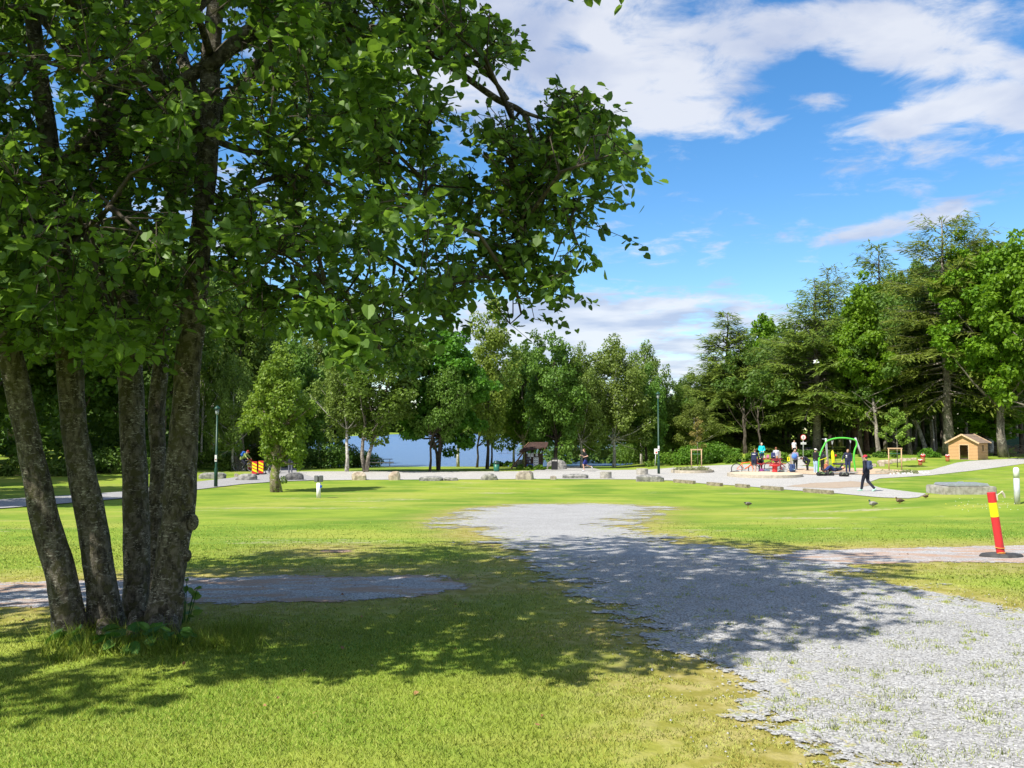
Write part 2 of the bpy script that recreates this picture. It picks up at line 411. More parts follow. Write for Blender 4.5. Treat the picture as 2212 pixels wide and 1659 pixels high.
Q = np.stack([idx[:-1, :-1], idx[:-1, 1:], idx[1:, 1:], idx[1:, :-1]], -1).reshape(-1, 4)
m, nt, out = newmat('lawn')
vec = N(nt, 'ShaderNodeTexCoord').outputs['Object']
ds = N(nt, 'ShaderNodeAttribute', attribute_name='ds').outputs['Fac']
nA = noise(nt, .35, 5, .6, vec); nB = noise(nt, 1.6, 6, .65, vec); nC = noise(nt, 28, 4, .7, vec); nD = noise(nt, 6, 5, .6, vec)
c = mixc(nt, ramp(nt, nA, .35, .65), (.125, .215, .022), (.235, .31, .036))
sp0 = N(nt, 'ShaderNodeMapping', {'Vector': vec, 'Scale': (.35, 1.0, 1)}).outputs[0]
c = mixc(nt, mth(nt, 'MULTIPLY', ramp(nt, noise(nt, .45, 7, .68, sp0), .46, .66), .75), c, (.33, .34, .065))
c = mixc(nt, mth(nt, 'MULTIPLY', ramp(nt, nB, .55, .70), .45), c, (.09, .18, .02))
sp = N(nt, 'ShaderNodeMapping', {'Vector': vec, 'Scale': (.25, .9, 1)}).outputs[0]
dryn = mth(nt, 'ADD', ds, mth(nt, 'MULTIPLY', mth(nt, 'SUBTRACT', noise(nt, .8, 6, .65, sp), .5), 3.4))
dry = ramp(nt, dryn, -1.9, .1)
c = mixc(nt, mth(nt, 'MULTIPLY', dry, .75), c, mixc(nt, ramp(nt, nD, .4, .62), (.27, .20, .05), (.42, .32, .14)))
thin = ramp(nt, mth(nt, 'ADD', noise(nt, .55, 7, .7, sp), mth(nt, 'MULTIPLY', nD, .3)), .75, .86)
c = mixc(nt, mth(nt, 'MULTIPLY', thin, .8), c, (.42, .36, .24))
c = mixc(nt, ramp(nt, nC, .3, .7), mixc(nt, .15, c, (.03, .06, .01)), c)
p = N(nt, 'ShaderNodeBsdfPrincipled', {'Base Color': c, 'Roughness': .95, 'Specular IOR Level': .1})
bmp = N(nt, 'ShaderNodeBump', {'Height': mth(nt, 'ADD', nC, nD), 'Strength': .4, 'Distance': .03}); nt.links.new(bmp.outputs[0], p.inputs['Normal'])
nt.links.new(p.outputs[0], out.inputs[0]); LAWN = m
V = np.stack([GX.ravel(), GY.ravel(), GZ.ravel()], 1)
g = npmesh('ground', V, Q, LAWN, attr={'ds': dist.ravel()}, smooth=True)
tag(g, 'green mown lawn falling gently towards the lake', None, kind='structure')

def gravelmat(name, c1, c2, brown=None, bscale=55, amp=.7, off=0., cut=True, weeds=False):
    m, nt, out = newmat(name)
    vec = N(nt, 'ShaderNodeTexCoord').outputs['Object']
    vo = N(nt, 'ShaderNodeTexVoronoi', {'Vector': vec, 'Scale': bscale, 'Randomness': 1.0})
    sepc = N(nt, 'ShaderNodeSeparateColor', {0: vo.outputs['Color']})
    c = mixc(nt, sepc.outputs[0], c1, c2)
    c = mixc(nt, ramp(nt, vo.outputs['Distance'], .45, .9), c, tuple(x * .5 for x in c1))
    c = mixc(nt, mth(nt, 'MULTIPLY', ramp(nt, noise(nt, 1.1, 5, .6, vec), .35, .65), .35), c, tuple(x * .8 for x in c1))
    if brown: c = mixc(nt, mth(nt, 'MULTIPLY', ramp(nt, noise(nt, 2.4, 7, .7, N(nt, 'ShaderNodeMapping', {'Vector': vec, 'Scale': (.5, 1.6, 1)}).outputs[0], .3), .44, .60), .8), c, brown)
    if weeds:
        e0 = N(nt, 'ShaderNodeAttribute', attribute_name='e').outputs['Fac']
        wv = mth(nt, 'SUBTRACT', noise(nt, 5.5, 6, .75, vec, .4), mth(nt, 'MULTIPLY', ramp(nt, e0, -.4, 2.2), .17))
        c = mixc(nt, mth(nt, 'MULTIPLY', ramp(nt, wv, .50, .58), .85), c, mixc(nt, ramp(nt, noise(nt, 9, 3, .5, vec), .4, .6), (.36, .31, .12), (.22, .27, .05)))
    p = N(nt, 'ShaderNodeBsdfPrincipled', {'Base Color': c, 'Roughness': .9, 'Specular IOR Level': .2})
    bmp = N(nt, 'ShaderNodeBump', {'Height': mth(nt, 'SUBTRACT', 1.0, vo.outputs['Distance']), 'Strength': .5, 'Distance': .010}); nt.links.new(bmp.outputs[0], p.inputs['Normal'])
    if cut:
        ed = N(nt, 'ShaderNodeAttribute', attribute_name='e').outputs['Fac']
        nn = mth(nt, 'MULTIPLY', mth(nt, 'SUBTRACT', noise(nt, 1.4, 8, .72, vec), .5), amp * 2.0)
        if weeds:
            yy = N(nt, 'ShaderNodeSeparateXYZ', {0: vec}).outputs[1]; nn = mth(nt, 'ADD', nn, mth(nt, 'MULTIPLY', mth(nt, 'SUBTRACT', noise(nt, .7, 9, .78, vec), .47), ramp(nt, yy, 7.0, 14.0, 1.0, 5.5)))
        n3 = mth(nt, 'MULTIPLY', mth(nt, 'SUBTRACT', noise(nt, 14, 5, .7, vec), .5), amp * .9)
        al = ramp(nt, mth(nt, 'ADD', mth(nt, 'ADD', ed, nn), n3), off - .03, off + .05)
        tr = N(nt, 'ShaderNodeBsdfTransparent')
        mxs = N(nt, 'ShaderNodeMixShader', {0: al, 1: tr.outputs[0], 2: p.outputs[0]})
        nt.links.new(mxs.outputs[0], out.inputs[0])
    else: nt.links.new(p.outputs[0], out.inputs[0])
    return m
def sheet(name, poly, mat, label, h=.008, step=.5, grow=0, z_off=None):
    # outline resampled, filled with a conforming triangulation
    P = []; n = len(poly)
    cx_, cy_ = np.mean([p[0] for p in poly]), np.mean([p[1] for p in poly])
    for i in range(n):
        a_, b_ = np.array(poly[i]), np.array(poly[(i + 1) % n]); L = np.hypot(*(b_ - a_)); k = max(1, int(L / step))
        for j in range(k): P.append(a_ + (b_ - a_) * j / k)
    P = np.array(P)
    if grow:
        nx2 = np.roll(P, -1, 0) - np.roll(P, 1, 0); nrm = np.stack([nx2[:, 1], -nx2[:, 0]], 1); nrm /= np.linalg.norm(nrm, axis=1)[:, None] + 1e-9
        t_ = P + nrm * .01; s_ = np.where(inpoly(t_[:, 0], t_[:, 1], poly), -1, 1)
        P = P + nrm * s_[:, None] * grow
    x0, y0 = P.min(0); x1, y1 = P.max(0)
    gx_, gy_ = np.meshgrid(np.arange(x0, x1, step), np.arange(y0, y1, step)); gx_ = gx_.ravel(); gy_ = gy_.ravel()
    dd = polydist(gx_, gy_, [tuple(q) for q in P]); k = dd > step * .4
    pts = [Vector(q) for q in P] + [Vector((gx_[i], gy_[i])) for i in np.where(k)[0]]
    nb = len(P)
    r = geometry.delaunay_2d_cdt(pts, [], [list(range(nb))], 1, 1e-4)
    vs = np.array([(q.x, q.y) for q in r[0]]); fs = [f for f in r[2] if len(f) == 3]
    z = tz(vs[:, 0], vs[:, 1]) + h
    e_ = polydist(vs[:, 0], vs[:, 1], poly)
    o = npmesh(name, np.column_stack([vs, z]), np.array(fs), mat, attr={'e': e_}, smooth=True)
    n0 = o.data.polygons[0].normal
    if n0.z < 0: o.data.flip_normals()
    return tag(o, label, None, kind='structure')
sheet('gravel_track', track, gravelmat('grey_gravel', (.29, .285, .275), (.49, .485, .47), amp=1.15, weeds=True), 'light grey gravel track with ragged grass edges', h=.010, step=.4, grow=3.0)
sheet('gravel_strip', strip_r, gravelmat('brownish_gravel', (.30, .29, .28), (.56, .55, .54), brown=(.38, .23, .14), amp=.5), 'narrow gravel strip with brown needles beside the red post', h=.006, step=.4, grow=.7)
sheet('gravel_strip', strip_l, bpy.data.materials['brownish_gravel'], 'narrow gravel strip with brown needles behind the tree stems', h=.006, step=.4, grow=.7)
sheet('bare_patch', patch_b, gravelmat('brown_earth', (.28, .18, .12), (.42, .30, .22), amp=.12), 'small bare brown patch in the lawn', h=.005, step=.3, grow=.2)
PLAZ = gravelmat('pale_path_gravel', (.38, .365, .335), (.52, .505, .47), brown=None, bscale=30, amp=.10)
sheet('path', plaza, PLAZ, 'pale gravel path and square in front of the woods', h=.02, step=.8, grow=.2)
ASPH = gravelmat('path_asphalt', (.30, .295, .29), (.40, .39, .38), bscale=45, amp=.08)
sheet('path', path_l, ASPH, 'grey asphalt path curving off to the left', h=.032, step=.8, grow=.2)
sheet('path', path_f, gravelmat('wood_path_gravel', (.40, .38, .34), (.52, .50, .46), bscale=30, amp=.10), 'pale path leading into the dark wood', h=.03, step=.8, grow=.3)
sheet('path', path_s, gravelmat('side_path_gravel', (.34, .33, .30), (.46, .44, .40), bscale=30, amp=.25), 'narrow side path behind the running man', h=.03, step=.6, grow=.3)
sheet('dirt_patch', dirt, gravelmat('brown_dirt', (.36, .28, .20), (.44, .36, .28), bscale=40, amp=.5), 'brown dirt on the pale square beside the walking man', h=.028, step=.6, grow=.8)
# lake
m, nt, out = newmat('lake_water')
vec = N(nt, 'ShaderNodeTexCoord').outputs['Object']
v2 = N(nt, 'ShaderNodeMapping', {'Vector': vec, 'Scale': (.55, 1.0, 1)}).outputs[0]
p = N(nt, 'ShaderNodeBsdfPrincipled', {'Base Color': (.08, .145, .27, 1), 'Roughness': .28, 'IOR': 1.33})
bmp = N(nt, 'ShaderNodeBump', {'Height': noise(nt, .9, 8, .7, v2, .5), 'Strength': 1.0, 'Distance': .5}); nt.links.new(bmp.outputs[0], p.inputs['Normal'])
nt.links.new(p.outputs[0], out.inputs[0])
w = MB(); w.add([(-900, 78, -2.35), (900, 78, -2.35), (900, 900, -2.35), (-900, 900, -2.35)], [(0, 1, 2, 3)]); o = w.build('water', m)
tag(o, 'blue lake with small ripples behind the shore trees', None, kind='structure')
#PART2
# ------------------------------------------------------------------ trees
BARK_BIG = barkmat('lichened_bark', (.042, .036, .026), (.18, .158, .12), (.42, .395, .32), 21, .52, 1.0, moss=(.085, .08, .04))
BARK_DK = barkmat('dark_bark', (.035, .028, .02), (.10, .085, .065), (.20, .18, .14), 4, .58, .8)
BARK_GY = barkmat('grey_bark', (.09, .08, .065), (.24, .21, .17), (.42, .39, .33), 4, .5, .6)
BARK_BR = barkmat('birch_bark', (.16, .14, .12), (.55, .52, .46), (.72, .70, .65), 5, .45, .3)
BARK_WARM = barkmat('warm_bark', (.14, .08, .05), (.34, .22, .14), (.46, .34, .24), 3, .5, .8)
LEAF = dict(
    fore=leafmat('foreground_leaves', (.028, .070, .012), (.20, .33, .05), .46, .4),
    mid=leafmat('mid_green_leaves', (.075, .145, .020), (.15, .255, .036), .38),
    dark=leafmat('dark_leaves', (.055, .11, .017), (.12, .205, .03), .36),
    maple=leafmat('maple_leaves', (.05, .15, .014), (.11, .27, .022), .4),
    bright=leafmat('bright_leaves', (.09, .20, .012), (.19, .34, .020), .42),
    birch=leafmat('birch_leaves', (.11, .17, .032), (.22, .30, .06), .38),
    ash=leafmat('ash_leaves', (.14, .23, .035), (.27, .38, .06), .42),
    moss=leafmat('mossy_leaves', (.11, .19, .022), (.23, .33, .04), .4),
    needle=leafmat('conifer_needles', (.095, .145, .026), (.23, .285, .052), .38, .15),
    shrub=leafmat('shrub_leaves', (.07, .17, .014), (.15, .29, .03), .38),
    weed=leafmat('weed_leaves', (.035, .11, .015), (.08, .19, .03), .35))

def crown_leaves(r_, C, rad, npc, size, flat=.75, shape='rhomb', droop=.2):
    P, Nn, A, S, Vv = [], [], [], [], []
    for c_, rc in zip(C, rad):
        n = int(npc * (rc / np.mean(rad)) ** 2)
        d = unit(r_.normal(size=(n, 3))); rr = rc * (r_.uniform(.25, 1.0, n) ** .45)[:, None]
        p = c_ + d * rr * np.array([1, 1, flat])
        nr = unit(d * .8 + np.array([0, 0, .55]) + r_.normal(size=(n, 3)) * .55)
        ax = unit(d + r_.normal(size=(n, 3)) * .7 + np.array([0, 0, -droop]))
        P.append(p); Nn.append(nr); A.append(ax); S.append(size * r_.uniform(.6, 1.35, n)); Vv.append(np.clip(r_.normal(.5, .25, n) + r_.normal(0, .12), 0, 1))
    P, Nn, A, S, Vv = map(np.concatenate, (P, Nn, A, S, Vv))
    V, Fc, k = leaves_geo(P, Nn, A, S, shape)
    return V, Fc, np.repeat(Vv, k)
def broadleaf(name, label, seed, H, R_, base, tr, bark, leaf, ncl=55, npc=230, size=.26, lean=(0, 0), crown=None, forks=1, rc=.27, flat=.75, droop=.2, taper_top=.35):
    """a tree of height H, crown radius R_, crown from height base; trunk radius tr"""
    r_ = np.random.default_rng(seed); rr = random.Random(seed)
    ncl = int(ncl * 1.9); npc = int(npc * .52); rc = rc * .70; ph = r_.uniform(0, 6.28, 6)
    t = thing(name, label, 'tree')
    cz, rz = (base + H) / 2, (H - base) / 2
    C, RR = [], []
    tries = 0
    while len(C) < ncl and tries < 5000:
        tries += 1
        d = unit(r_.normal(size=3)); q = r_.uniform(.2, 1) ** .4
        an_ = math.atan2(d[1], d[0]); bul = 1 + .20 * math.sin(2 * an_ + ph[0] + 2 * d[2]) + .16 * math.sin(5 * an_ + ph[1] + 5 * d[2]) + .14 * math.sin(7 * d[2] + ph[2] + an_)
        w_ = d * q * bul; rc_ = R_ * rc * r_.uniform(.6, 1.35)
        hz = w_[2]
        k = 1 - taper_top * max(0, hz)
        p = np.array([w_[0] * (R_ - rc_ * .7) * k, w_[1] * (R_ - rc_ * .7) * k, cz + w_[2] * (rz - rc_ * .5)])
        f = max(0, (p[2]) / H); p[0] += lean[0] * f; p[1] += lean[1] * f
        p[2] = min(max(p[2], base * .8), H - rc_ * .3)
        if any(np.linalg.norm((p - c_) / np.array([1, 1, .8])) < .55 * (rc_ + q_) * .8 for c_, q_ in zip(C, RR)) and tries < 3500: continue
        C.append(p); RR.append(rc_)
    mb = MB(); paths = []
    for fk in range(forks):
        an = fk * 2.4 + rr.random(); sp = 0 if forks == 1 else R_ * .28
        pts = []
        for i in range(9):
            f = i / 8; h = f * H * .86
            pts.append(Vector((lean[0] * f * f + math.cos(an) * sp * f ** .8 + rr.uniform(-1, 1) * tr * .8 * (i > 0), lean[1] * f * f + math.sin(an) * sp * f ** .8 + rr.uniform(-1, 1) * tr * .8 * (i > 0), h - .3 * (i == 0))))
        rads = [tr * (1.35 if i == 0 else 1.0) * (1 - i / 8) ** .8 * (1 if forks == 1 else .75) + .02 for i in range(9)]
        mb.tube(pts, rads, 9, lump=.05, seed=seed + fk); paths.append((pts, rads))
    for i, (c_, q_) in enumerate(zip(C, RR)):
        if i % 3 and i > 24: continue
        pts, rads = paths[i % forks]
        zt = max(base * .7, c_[2] - np.hypot(c_[0], c_[1]) * .75); zt = min(zt, pts[-1].z)
        j = min(range(9), key=lambda k: abs(pts[k].z - zt)); s0 = pts[max(j, 2)]
        e_ = Vector(c_); mid = s0.lerp(e_, .5) + Vector((0, 0, -.06 * (e_ - s0).length))
        r0 = min(rads[max(j, 2)] * .5, .12 * tr * 6)
        mb.tube([s0, mid, e_], [r0, r0 * .6, .02], 5, cap=False)
    mb.build('trunk', bark, t, smooth=True)
    V, Fc, vv = crown_leaves(r_, np.array(C), np.array(RR), npc, size, flat, droop=droop)
    npmesh('crown', V, Fc, leaf, t, {'v': vv})
    t['H'] = H; t['R'] = R_
    return t
def conifer(name, label, seed, H, R_, base, tr, bark, leaf, sweep=0.0, dens=1.0, droop=.25, shape_p=.75, sparse=0):
    dens *= 1.5
    r_ = np.random.default_rng(seed); t = thing(name, label, 'tree')
    mb = MB(); rr = random.Random(seed)
    pts = [Vector((rr.uniform(-1, 1) * .08 * (0 < i < 10), rr.uniform(-1, 1) * .08 * (0 < i < 10), H * i / 10 - .3 * (i == 0))) for i in range(11)]
    mb.tube(pts, [tr * (1.3 if i == 0 else 1) * (1 - i / 10) ** .85 + .015 for i in range(11)], 9, lump=.05, seed=seed)
    P, A, Nn, S, Vv = [], [], [], [], []
    z = base
    while z < H * .985:
        f = (z - base) / (H - base)
        L0 = R_ * (1 - f) ** shape_p * (.75 + .25 * min(1, f * 5))
        for b in range(int(r_.integers(7, 11))):
            if r_.random() < sparse: continue
            an = r_.uniform(0, 2 * math.pi); L = L0 * r_.uniform(.55, 1.25) + .35
            up = (-.15 + .75 * f) + r_.normal() * .2; dr = droop * (1 - f * .8)
            d = np.array([math.cos(an), math.sin(an), 0])
            s0 = np.array([0, 0, z + r_.uniform(-.6, .6)])
            def bp(q):
                q = np.asarray(q)[..., None]
                b_ = s0 + d * L * q + np.array([0, 0, 1]) * L * (up * q - dr * q * q + .12 * q ** 4)
                return b_ + np.array([sweep, 0, sweep * .35]) * L * q ** 2
            mb.tube([Vector(bp(q)) for q in (0, .35, .7, 1)], [max(.015, tr * .22 * (1 - f * .7)), max(.012, tr * .14 * (1 - f)), .014, .008], 4, cap=False)
            nt_ = max(4, int(L * 3.4 * dens))
            shade_b = r_.normal(0, .16)
            for k in range(nt_):
                q = .22 + .78 * (k + r_.random()) / nt_
                bpq = bp(q); tl = (L * .30 * (1.15 - q) + .28) * r_.uniform(.7, 1.25)
                sd_ = 1 if k % 2 else -1
                lat = np.array([-math.sin(an), math.cos(an), 0]) * sd_ * .75 + d * .75 + np.array([0, 0, -.25 - .5 * (1 - f)]) * .6
                lat = unit(lat[None])[0]
                m_ = max(3, int(tl / .13))
                qq = (np.arange(m_) + .3) / m_
                pp = bpq + lat * tl * qq[:, None] + np.array([0, 0, -.22]) * tl * (qq ** 2)[:, None]
                P.append(pp); A.append(unit(lat + r_.normal(size=(m_, 3)) * .24 + np.array([0, 0, -.12])))
                Nn.append(unit(np.array([0, -.25, 1.]) + r_.normal(size=(m_, 3)) * .4)); S.append(np.full(m_, .50) * r_.uniform(.7, 1.3, m_))
                Vv.append(np.clip(r_.normal(.5, .2, m_) + shade_b, 0, 1))
        z += H * .034 * r_.uniform(.7, 1.3) / dens ** .5
    top = np.tile(np.array([[0, 0, H - .2]]), (10, 1)); P.append(top); A.append(unit(r_.normal(size=(10, 3)) * .4 + np.array([0, 0, 1]))); Nn.append(unit(r_.normal(size=(10, 3)))); S.append(np.full(10, .45)); Vv.append(np.full(10, .6))
    P, A, Nn, S, Vv = map(np.concatenate, (P, A, Nn, S, Vv))
    mb.build('trunk', bark, t, smooth=True)
    V, Fc, k = leaves_geo(P, Nn, A, S, 'needle')
    V = V.reshape(-1, 4, 3)
    npmesh('crown', V.reshape(-1, 3), Fc, leaf, t, {'v': np.repeat(Vv, 4)})
    t['H'] = H; t['R'] = R_
    return t
protos = {}
def base_p(key):
    return protos[key][0]
def place(key, px, depth, ytop, wpx, label, group=None, rot=None, base=None, yb=None, name=None):
    """stand a tree of a kind where it grows; its top and spread are given as seen in the photograph"""
    if yb is not None: g_ = G(px, yb)
    else: g_ = GD(px, depth)
    D = g_.y
    topz = at(px, ytop, D).z; Hn = topz - g_.z; Rn = wpx / 2 / F * D
    p_ = protos[key]
    sc = (Rn / p_[0]['R'], Rn / p_[0]['R'], Hn / p_[0]['H'])
    rz_ = rot if rot is not None else random.uniform(0, 6.28)
    if not p_[1]:
        t = p_[0]; p_[1] = True; t.location = g_; t.rotation_euler = (0, 0, rz_); t.scale = sc
        t['label'] = label
        if group: t['group'] = group
        if name: t.name = name
    else:
        t = copy_thing(p_[0], g_, rz_, label, sc, group)
        if 'group' in t and not group: del t['group']
        if name: t.name = name
    return t
def proto(key, t): protos[key] = [t, False]
proto('mid1', broadleaf('broadleaf_tree', '', 11, 12, 4.2, 1.6, .20, BARK_DK, LEAF['mid'], 70, 260, .27))
proto('mid2', broadleaf('broadleaf_tree', '', 12, 13, 4.0, 2.6, .22, BARK_GY, LEAF['mid'], 62, 270, .27, lean=(.8, .2)))
proto('dark1', broadleaf('woodland_tree', '', 13, 15, 4.4, 4.6, .24, BARK_DK, LEAF['dark'], 60, 240, .30))
proto('dark2', broadleaf('woodland_tree', '', 14, 15, 4.2, 3.8, .20, BARK_GY, LEAF['dark'], 58, 240, .30, lean=(-.9, .3)))
proto('bright1', broadleaf('maple_tree', '', 15, 18, 5.2, 3.6, .32, BARK_GY, LEAF['bright'], 95, 260, .33, rc=.22, flat=.6))
proto('bright2', broadleaf('maple_tree', '', 16, 15, 3.8, 3.2, .24, BARK_DK, LEAF['bright'], 75, 240, .30, rc=.24, flat=.6))
proto('birch1', broadleaf('birch_tree', '', 17, 12, 3.8, 1.6, .14, BARK_BR, LEAF['birch'], 80, 260, .20, droop=.9, rc=.24, flat=1.0, taper_top=.5))
proto('birch2', broadleaf('birch_tree', '', 18, 12, 3.3, 3.4, .15, BARK_BR, LEAF['birch'], 60, 230, .20, lean=(.7, 0), droop=.9, rc=.25, flat=1.1, taper_top=.5))
proto('maple', broadleaf('maple_tree', '', 19, 12, 4.2, 1.8, .16, BARK_DK, LEAF['maple'], 95, 250, .30, rc=.23, flat=.5, forks=3))
proto('ash', broadleaf('ash_tree', '', 20, 14, 2.6, 2.4, .15, BARK_DK, LEAF['ash'], 60, 210, .22, lean=(.6, 0), rc=.30, flat=1.0, taper_top=.4))
proto('fork', broadleaf('broadleaf_tree', '', 21, 12, 3.8, 3.0, .17, BARK_GY, LEAF['mid'], 60, 220, .25, lean=(2.0, 0), forks=2, rc=.28))
proto('leaner', broadleaf('leaning_tree', '', 22, 10, 3.4, 2.8, .13, BARK_DK, LEAF['mid'], 46, 200, .24, lean=(2.6, 0), rc=.30))
proto('con1', conifer('conifer_tree', '', 31, 16, 4.9, 1.2, .26, BARK_DK, LEAF['needle'], .10, 1.25, .30, .95))
proto('con2', conifer('conifer_tree', '', 32, 19, 5.6, 5.0, .30, BARK_GY, LEAF['needle'], .10, 1.2, .32, .85))
proto('con3', conifer('conifer_tree', '', 33, 21, 5.0, 5.2, .30, BARK_GY, LEAF['needle'], .12, .95, .45, .55, .12))
proto('con4', conifer('conifer_tree', '', 34, 20, 4.2, 7.0, .26, BARK_DK, LEAF['needle'], .55, .8, .1, .8, .1))
# --- trees between the lawn and the lake
mt = broadleaf('mossy_tree', 'small mossy pollard with yellow green leaves standing on the lawn', 23, 6.6, 1.75, 1.2, .25, barkmat('mossy_bark', (.07, .055, .035), (.26, .22, .15), (.50, .45, .36), 7, .5, 1.0, moss=(.16, .20, .03)), LEAF['moss'], 60, 260, .13, rc=.3, flat=.9)
protos['mossy'] = [mt, False]
place('mossy', 600, 0, 745, 150, 'small mossy pollard with yellow green leaves standing on the lawn', yb=1063, rot=.6)
# shoots and leaves on the mossy trunk
P = []; r_ = np.random.default_rng(5)

for C, rr_ in (([.24, -.1, .55], .22), ([-.18, -.2, 1.35], .16)): V, Fc, vv = crown_leaves(r_, np.array([C]), np.array([rr_]), 150, .075); npmesh('trunk_shoot', V, Fc, LEAF['moss'], mt, {'v': vv})
place('birch2', 749, 0, 735, 150, 'slender tree with curved pale grey trunk beside the path, left of the double trunk', yb=1019, rot=2.6)
place('fork', 790, 0, 700, 210, 'double-trunked tree leaning right beside the picnic table', yb=1020, rot=0)
place('birch1', 438, 64, 560, 110, 'tall white birch right behind the green lamp post on the left', rot=1)
place('mid2', 520, 66, 640, 190, 'leafy tree with a straight brown trunk behind the cyclist')
place('maple', 947, 0, 690, 205, 'deep green maple with many thin dark trunks in front of the lake', yb=1016, rot=.4)
place('leaner', 928, 0, 780, 120, 'dark trunk leaning right beside the deep green maple, tree in front of the lake', yb=1019, rot=.1)
place('ash', 1052, 0, 640, 112, 'pale yellow green ash, tallest tree at the lake shore', yb=1013, rot=.3)
place('leaner', 1030, 0, 800, 110, 'dark slanting tree at the lake shore just left of the ash', yb=1010, rot=.3)
place('leaner', 1061, 0, 790, 100, 'dark slanting tree at the lake shore behind the green bin', yb=1008, rot=6.0)
place('mid2', 1130, 76, 745, 120, 'broad tree behind the notice board shelter', rot=2)
place('mid1', 1200, 70, 722, 165, 'round leafy tree between the notice board shelter and the runner')
place('birch1', 1325, 74, 728, 175, 'broad pale green birch with leaves to the ground, right of the runner')
place('birch2', 1385, 82, 735, 110, 'thin pale birch behind the green lamp post on the square')
place('mid1', 1262, 86, 790, 130, 'lower leafy tree between the round tree and the broad birch')
place('mid1', 1452, 84, 830, 110, 'low round tree just right of the lamp post on the square')
place('birch1', 1500, 82, 862, 120, 'low pale bushy tree in front of the spreading conifer')
place('dark2', 1478, 100, 808, 90, 'dark treetop peeping up left of the spreading conifer')
# trees on the left, behind the foreground stems
GL = 'leafy trees filling the left side behind the path'
for i, (px, d, yt, wpx, k) in enumerate([(-60, 52, 420, 330, 'dark1'), (60, 60, 470, 300, 'dark2'), (170, 56, 500, 270, 'dark1'), (270, 64, 520, 260, 'dark2'), (350, 58, 560, 230, 'dark1'), (-180, 60, 400, 330, 'dark2'),
                                         (30, 74, 430, 300, 'mid2'), (160, 78, 470, 300, 'dark1'), (300, 76, 500, 270, 'dark2'), (410, 74, 540, 230, 'mid1'), (455, 86, 560, 220, 'dark1'), (545, 80, 610, 200, 'mid2'), (-100, 80, 420, 300, 'dark1'), (590, 88, 650, 190, 'mid1')]):
    place(k, px, d, yt, wpx, 'dense leafy woodland tree behind the path on the left', GL)
for (x_, y_, H_, R_) in ((-27.5, 33, 14, 5), (-34, 42, 15, 5.5), (-38, 51, 15, 5.5), (-20.5, 27, 11, 3.6)):
    t_ = copy_thing(protos['dark1'][0], (x_, y_, float(tz(x_, y_))), x_, 'dense leafy woodland tree behind the path on the left', (R_ / 4.4, R_ / 4.4, H_ / 15), GL)
GM = 'pale leafy trees between the mossy pollard and the lake'
for i, (px, d, yt, wpx, k) in enumerate([(640, 70, 735, 150, 'mid1'), (690, 76, 700, 150, 'birch1'), (725, 84, 720, 130, 'mid1'), (575, 68, 720, 130, 'birch1'), (505, 60, 770, 110, 'birch1')]):
    place(k, px, d, yt, wpx, ['tall pale leafy tree just right of the mossy pollard', 'pale fine-leaved tree left of the curved grey trunk', 'leafy tree behind the curved grey trunk', 'pale fine-leaved tree right behind the mossy pollard', 'low pale tree behind the striped marker boards'][i])
place('birch2', 1110, 78, 760, 110, 'pale low-branched tree at the water behind the litter bin')
place('birch2', 990, 80, 770, 130, 'leafy tree at the water between the deep green maple and the ash')
place('birch1', 1255, 72, 745, 120, 'pale green tree joining the round tree and the broad birch')
place('mid1', 1395, 76, 790, 110, 'leafy tree behind the lamp post on the square')
place('mid1', 1150, 84, 720, 130, 'tall leafy tree behind the notice board, nearer the water')
# --- the wood on the right
place('con1', 1575, 0, 676, 285, 'spreading dark conifer with low branches, leftmost conifer of the wood', yb=975, rot=0)
place('con2', 1767, 0, 606, 330, 'tall conifer with a bare lower trunk behind the green swing', yb=979, rot=0)
place('con3', 2048, 0, 470, 340, 'tallest ragged conifer with hanging boughs beside the playhouse', yb=984, rot=0)
place('con4', 1905, 100, 530, 200, 'windswept conifer top sticking out behind the bright maple')
place('con4', 1795, 112, 580, 190, 'windswept conifer top behind the tall conifer by the swing')
place('con4', 2095, 104, 484, 200, 'windswept conifer top beside the big bright maple')
place('bright1', 2165, 72, 492, 265, 'huge bright green maple behind the playhouse')
place('bright1', 2275, 66, 470, 260, 'bright green maple cut by the right edge of the photo')
place('bright2', 1856, 78, 628, 150, 'bright green maple right of the tall conifer by the swing')
place('bright1', 1925, 98, 590, 190, 'bright rounded maple crown between the two tall conifers')
place('mid2', 1960, 90, 620, 170, 'mid green tree left of the ragged conifer')
place('bright2', 1650, 108, 682, 130, 'bright round crown peeping up behind the spreading conifer')
place('mid1', 1690, 98, 705, 150, 'mid green rounded tree between the two nearer conifers')
place('bright2', 2150, 76, 838, 150, 'low bright maple in front of the dark wood right behind the playhouse roof')
GR = 'shaded trunks and crowns of the wood on the right'
r2 = random.Random(4)
spots = []
for row, (d, n, y0) in enumerate([(92, 12, 0), (102, 12, 1), (114, 12, 2)]):
    for i in range(n):
        px = 1600 + (i + r2.uniform(-.3, .3) + .5 * (row % 2)) * 54
        if row == 0 and 1690 < px < 1760: continue
        yt = np.interp(px, [1500, 1600, 1700, 1800, 1900, 2000, 2100, 2250], [800, 760, 720, 680, 610, 560, 530, 520]) + r2.uniform(0, 50)
        spots.append((px, d + r2.uniform(-4, 4), yt, r2.uniform(125, 175), r2.choice(['dark1', 'dark2', 'mid2', 'dark1'])))
spots += [(2200, 80, 560, 170, 'dark1'), (2130, 84, 560, 170, 'dark2'), (2010, 80, 640, 120, 'dark2'), (1990, 84, 600, 130, 'dark1'), (1890, 84, 700, 110, 'dark2'), (1600, 100, 760, 130, 'mid2'), (1545, 98, 800, 110, 'mid1')]
for s_ in spots: place(s_[4], s_[0], s_[1], s_[2], s_[3], 'tall woodland tree with a bare lower trunk in the shade of the right-hand wood', GR)
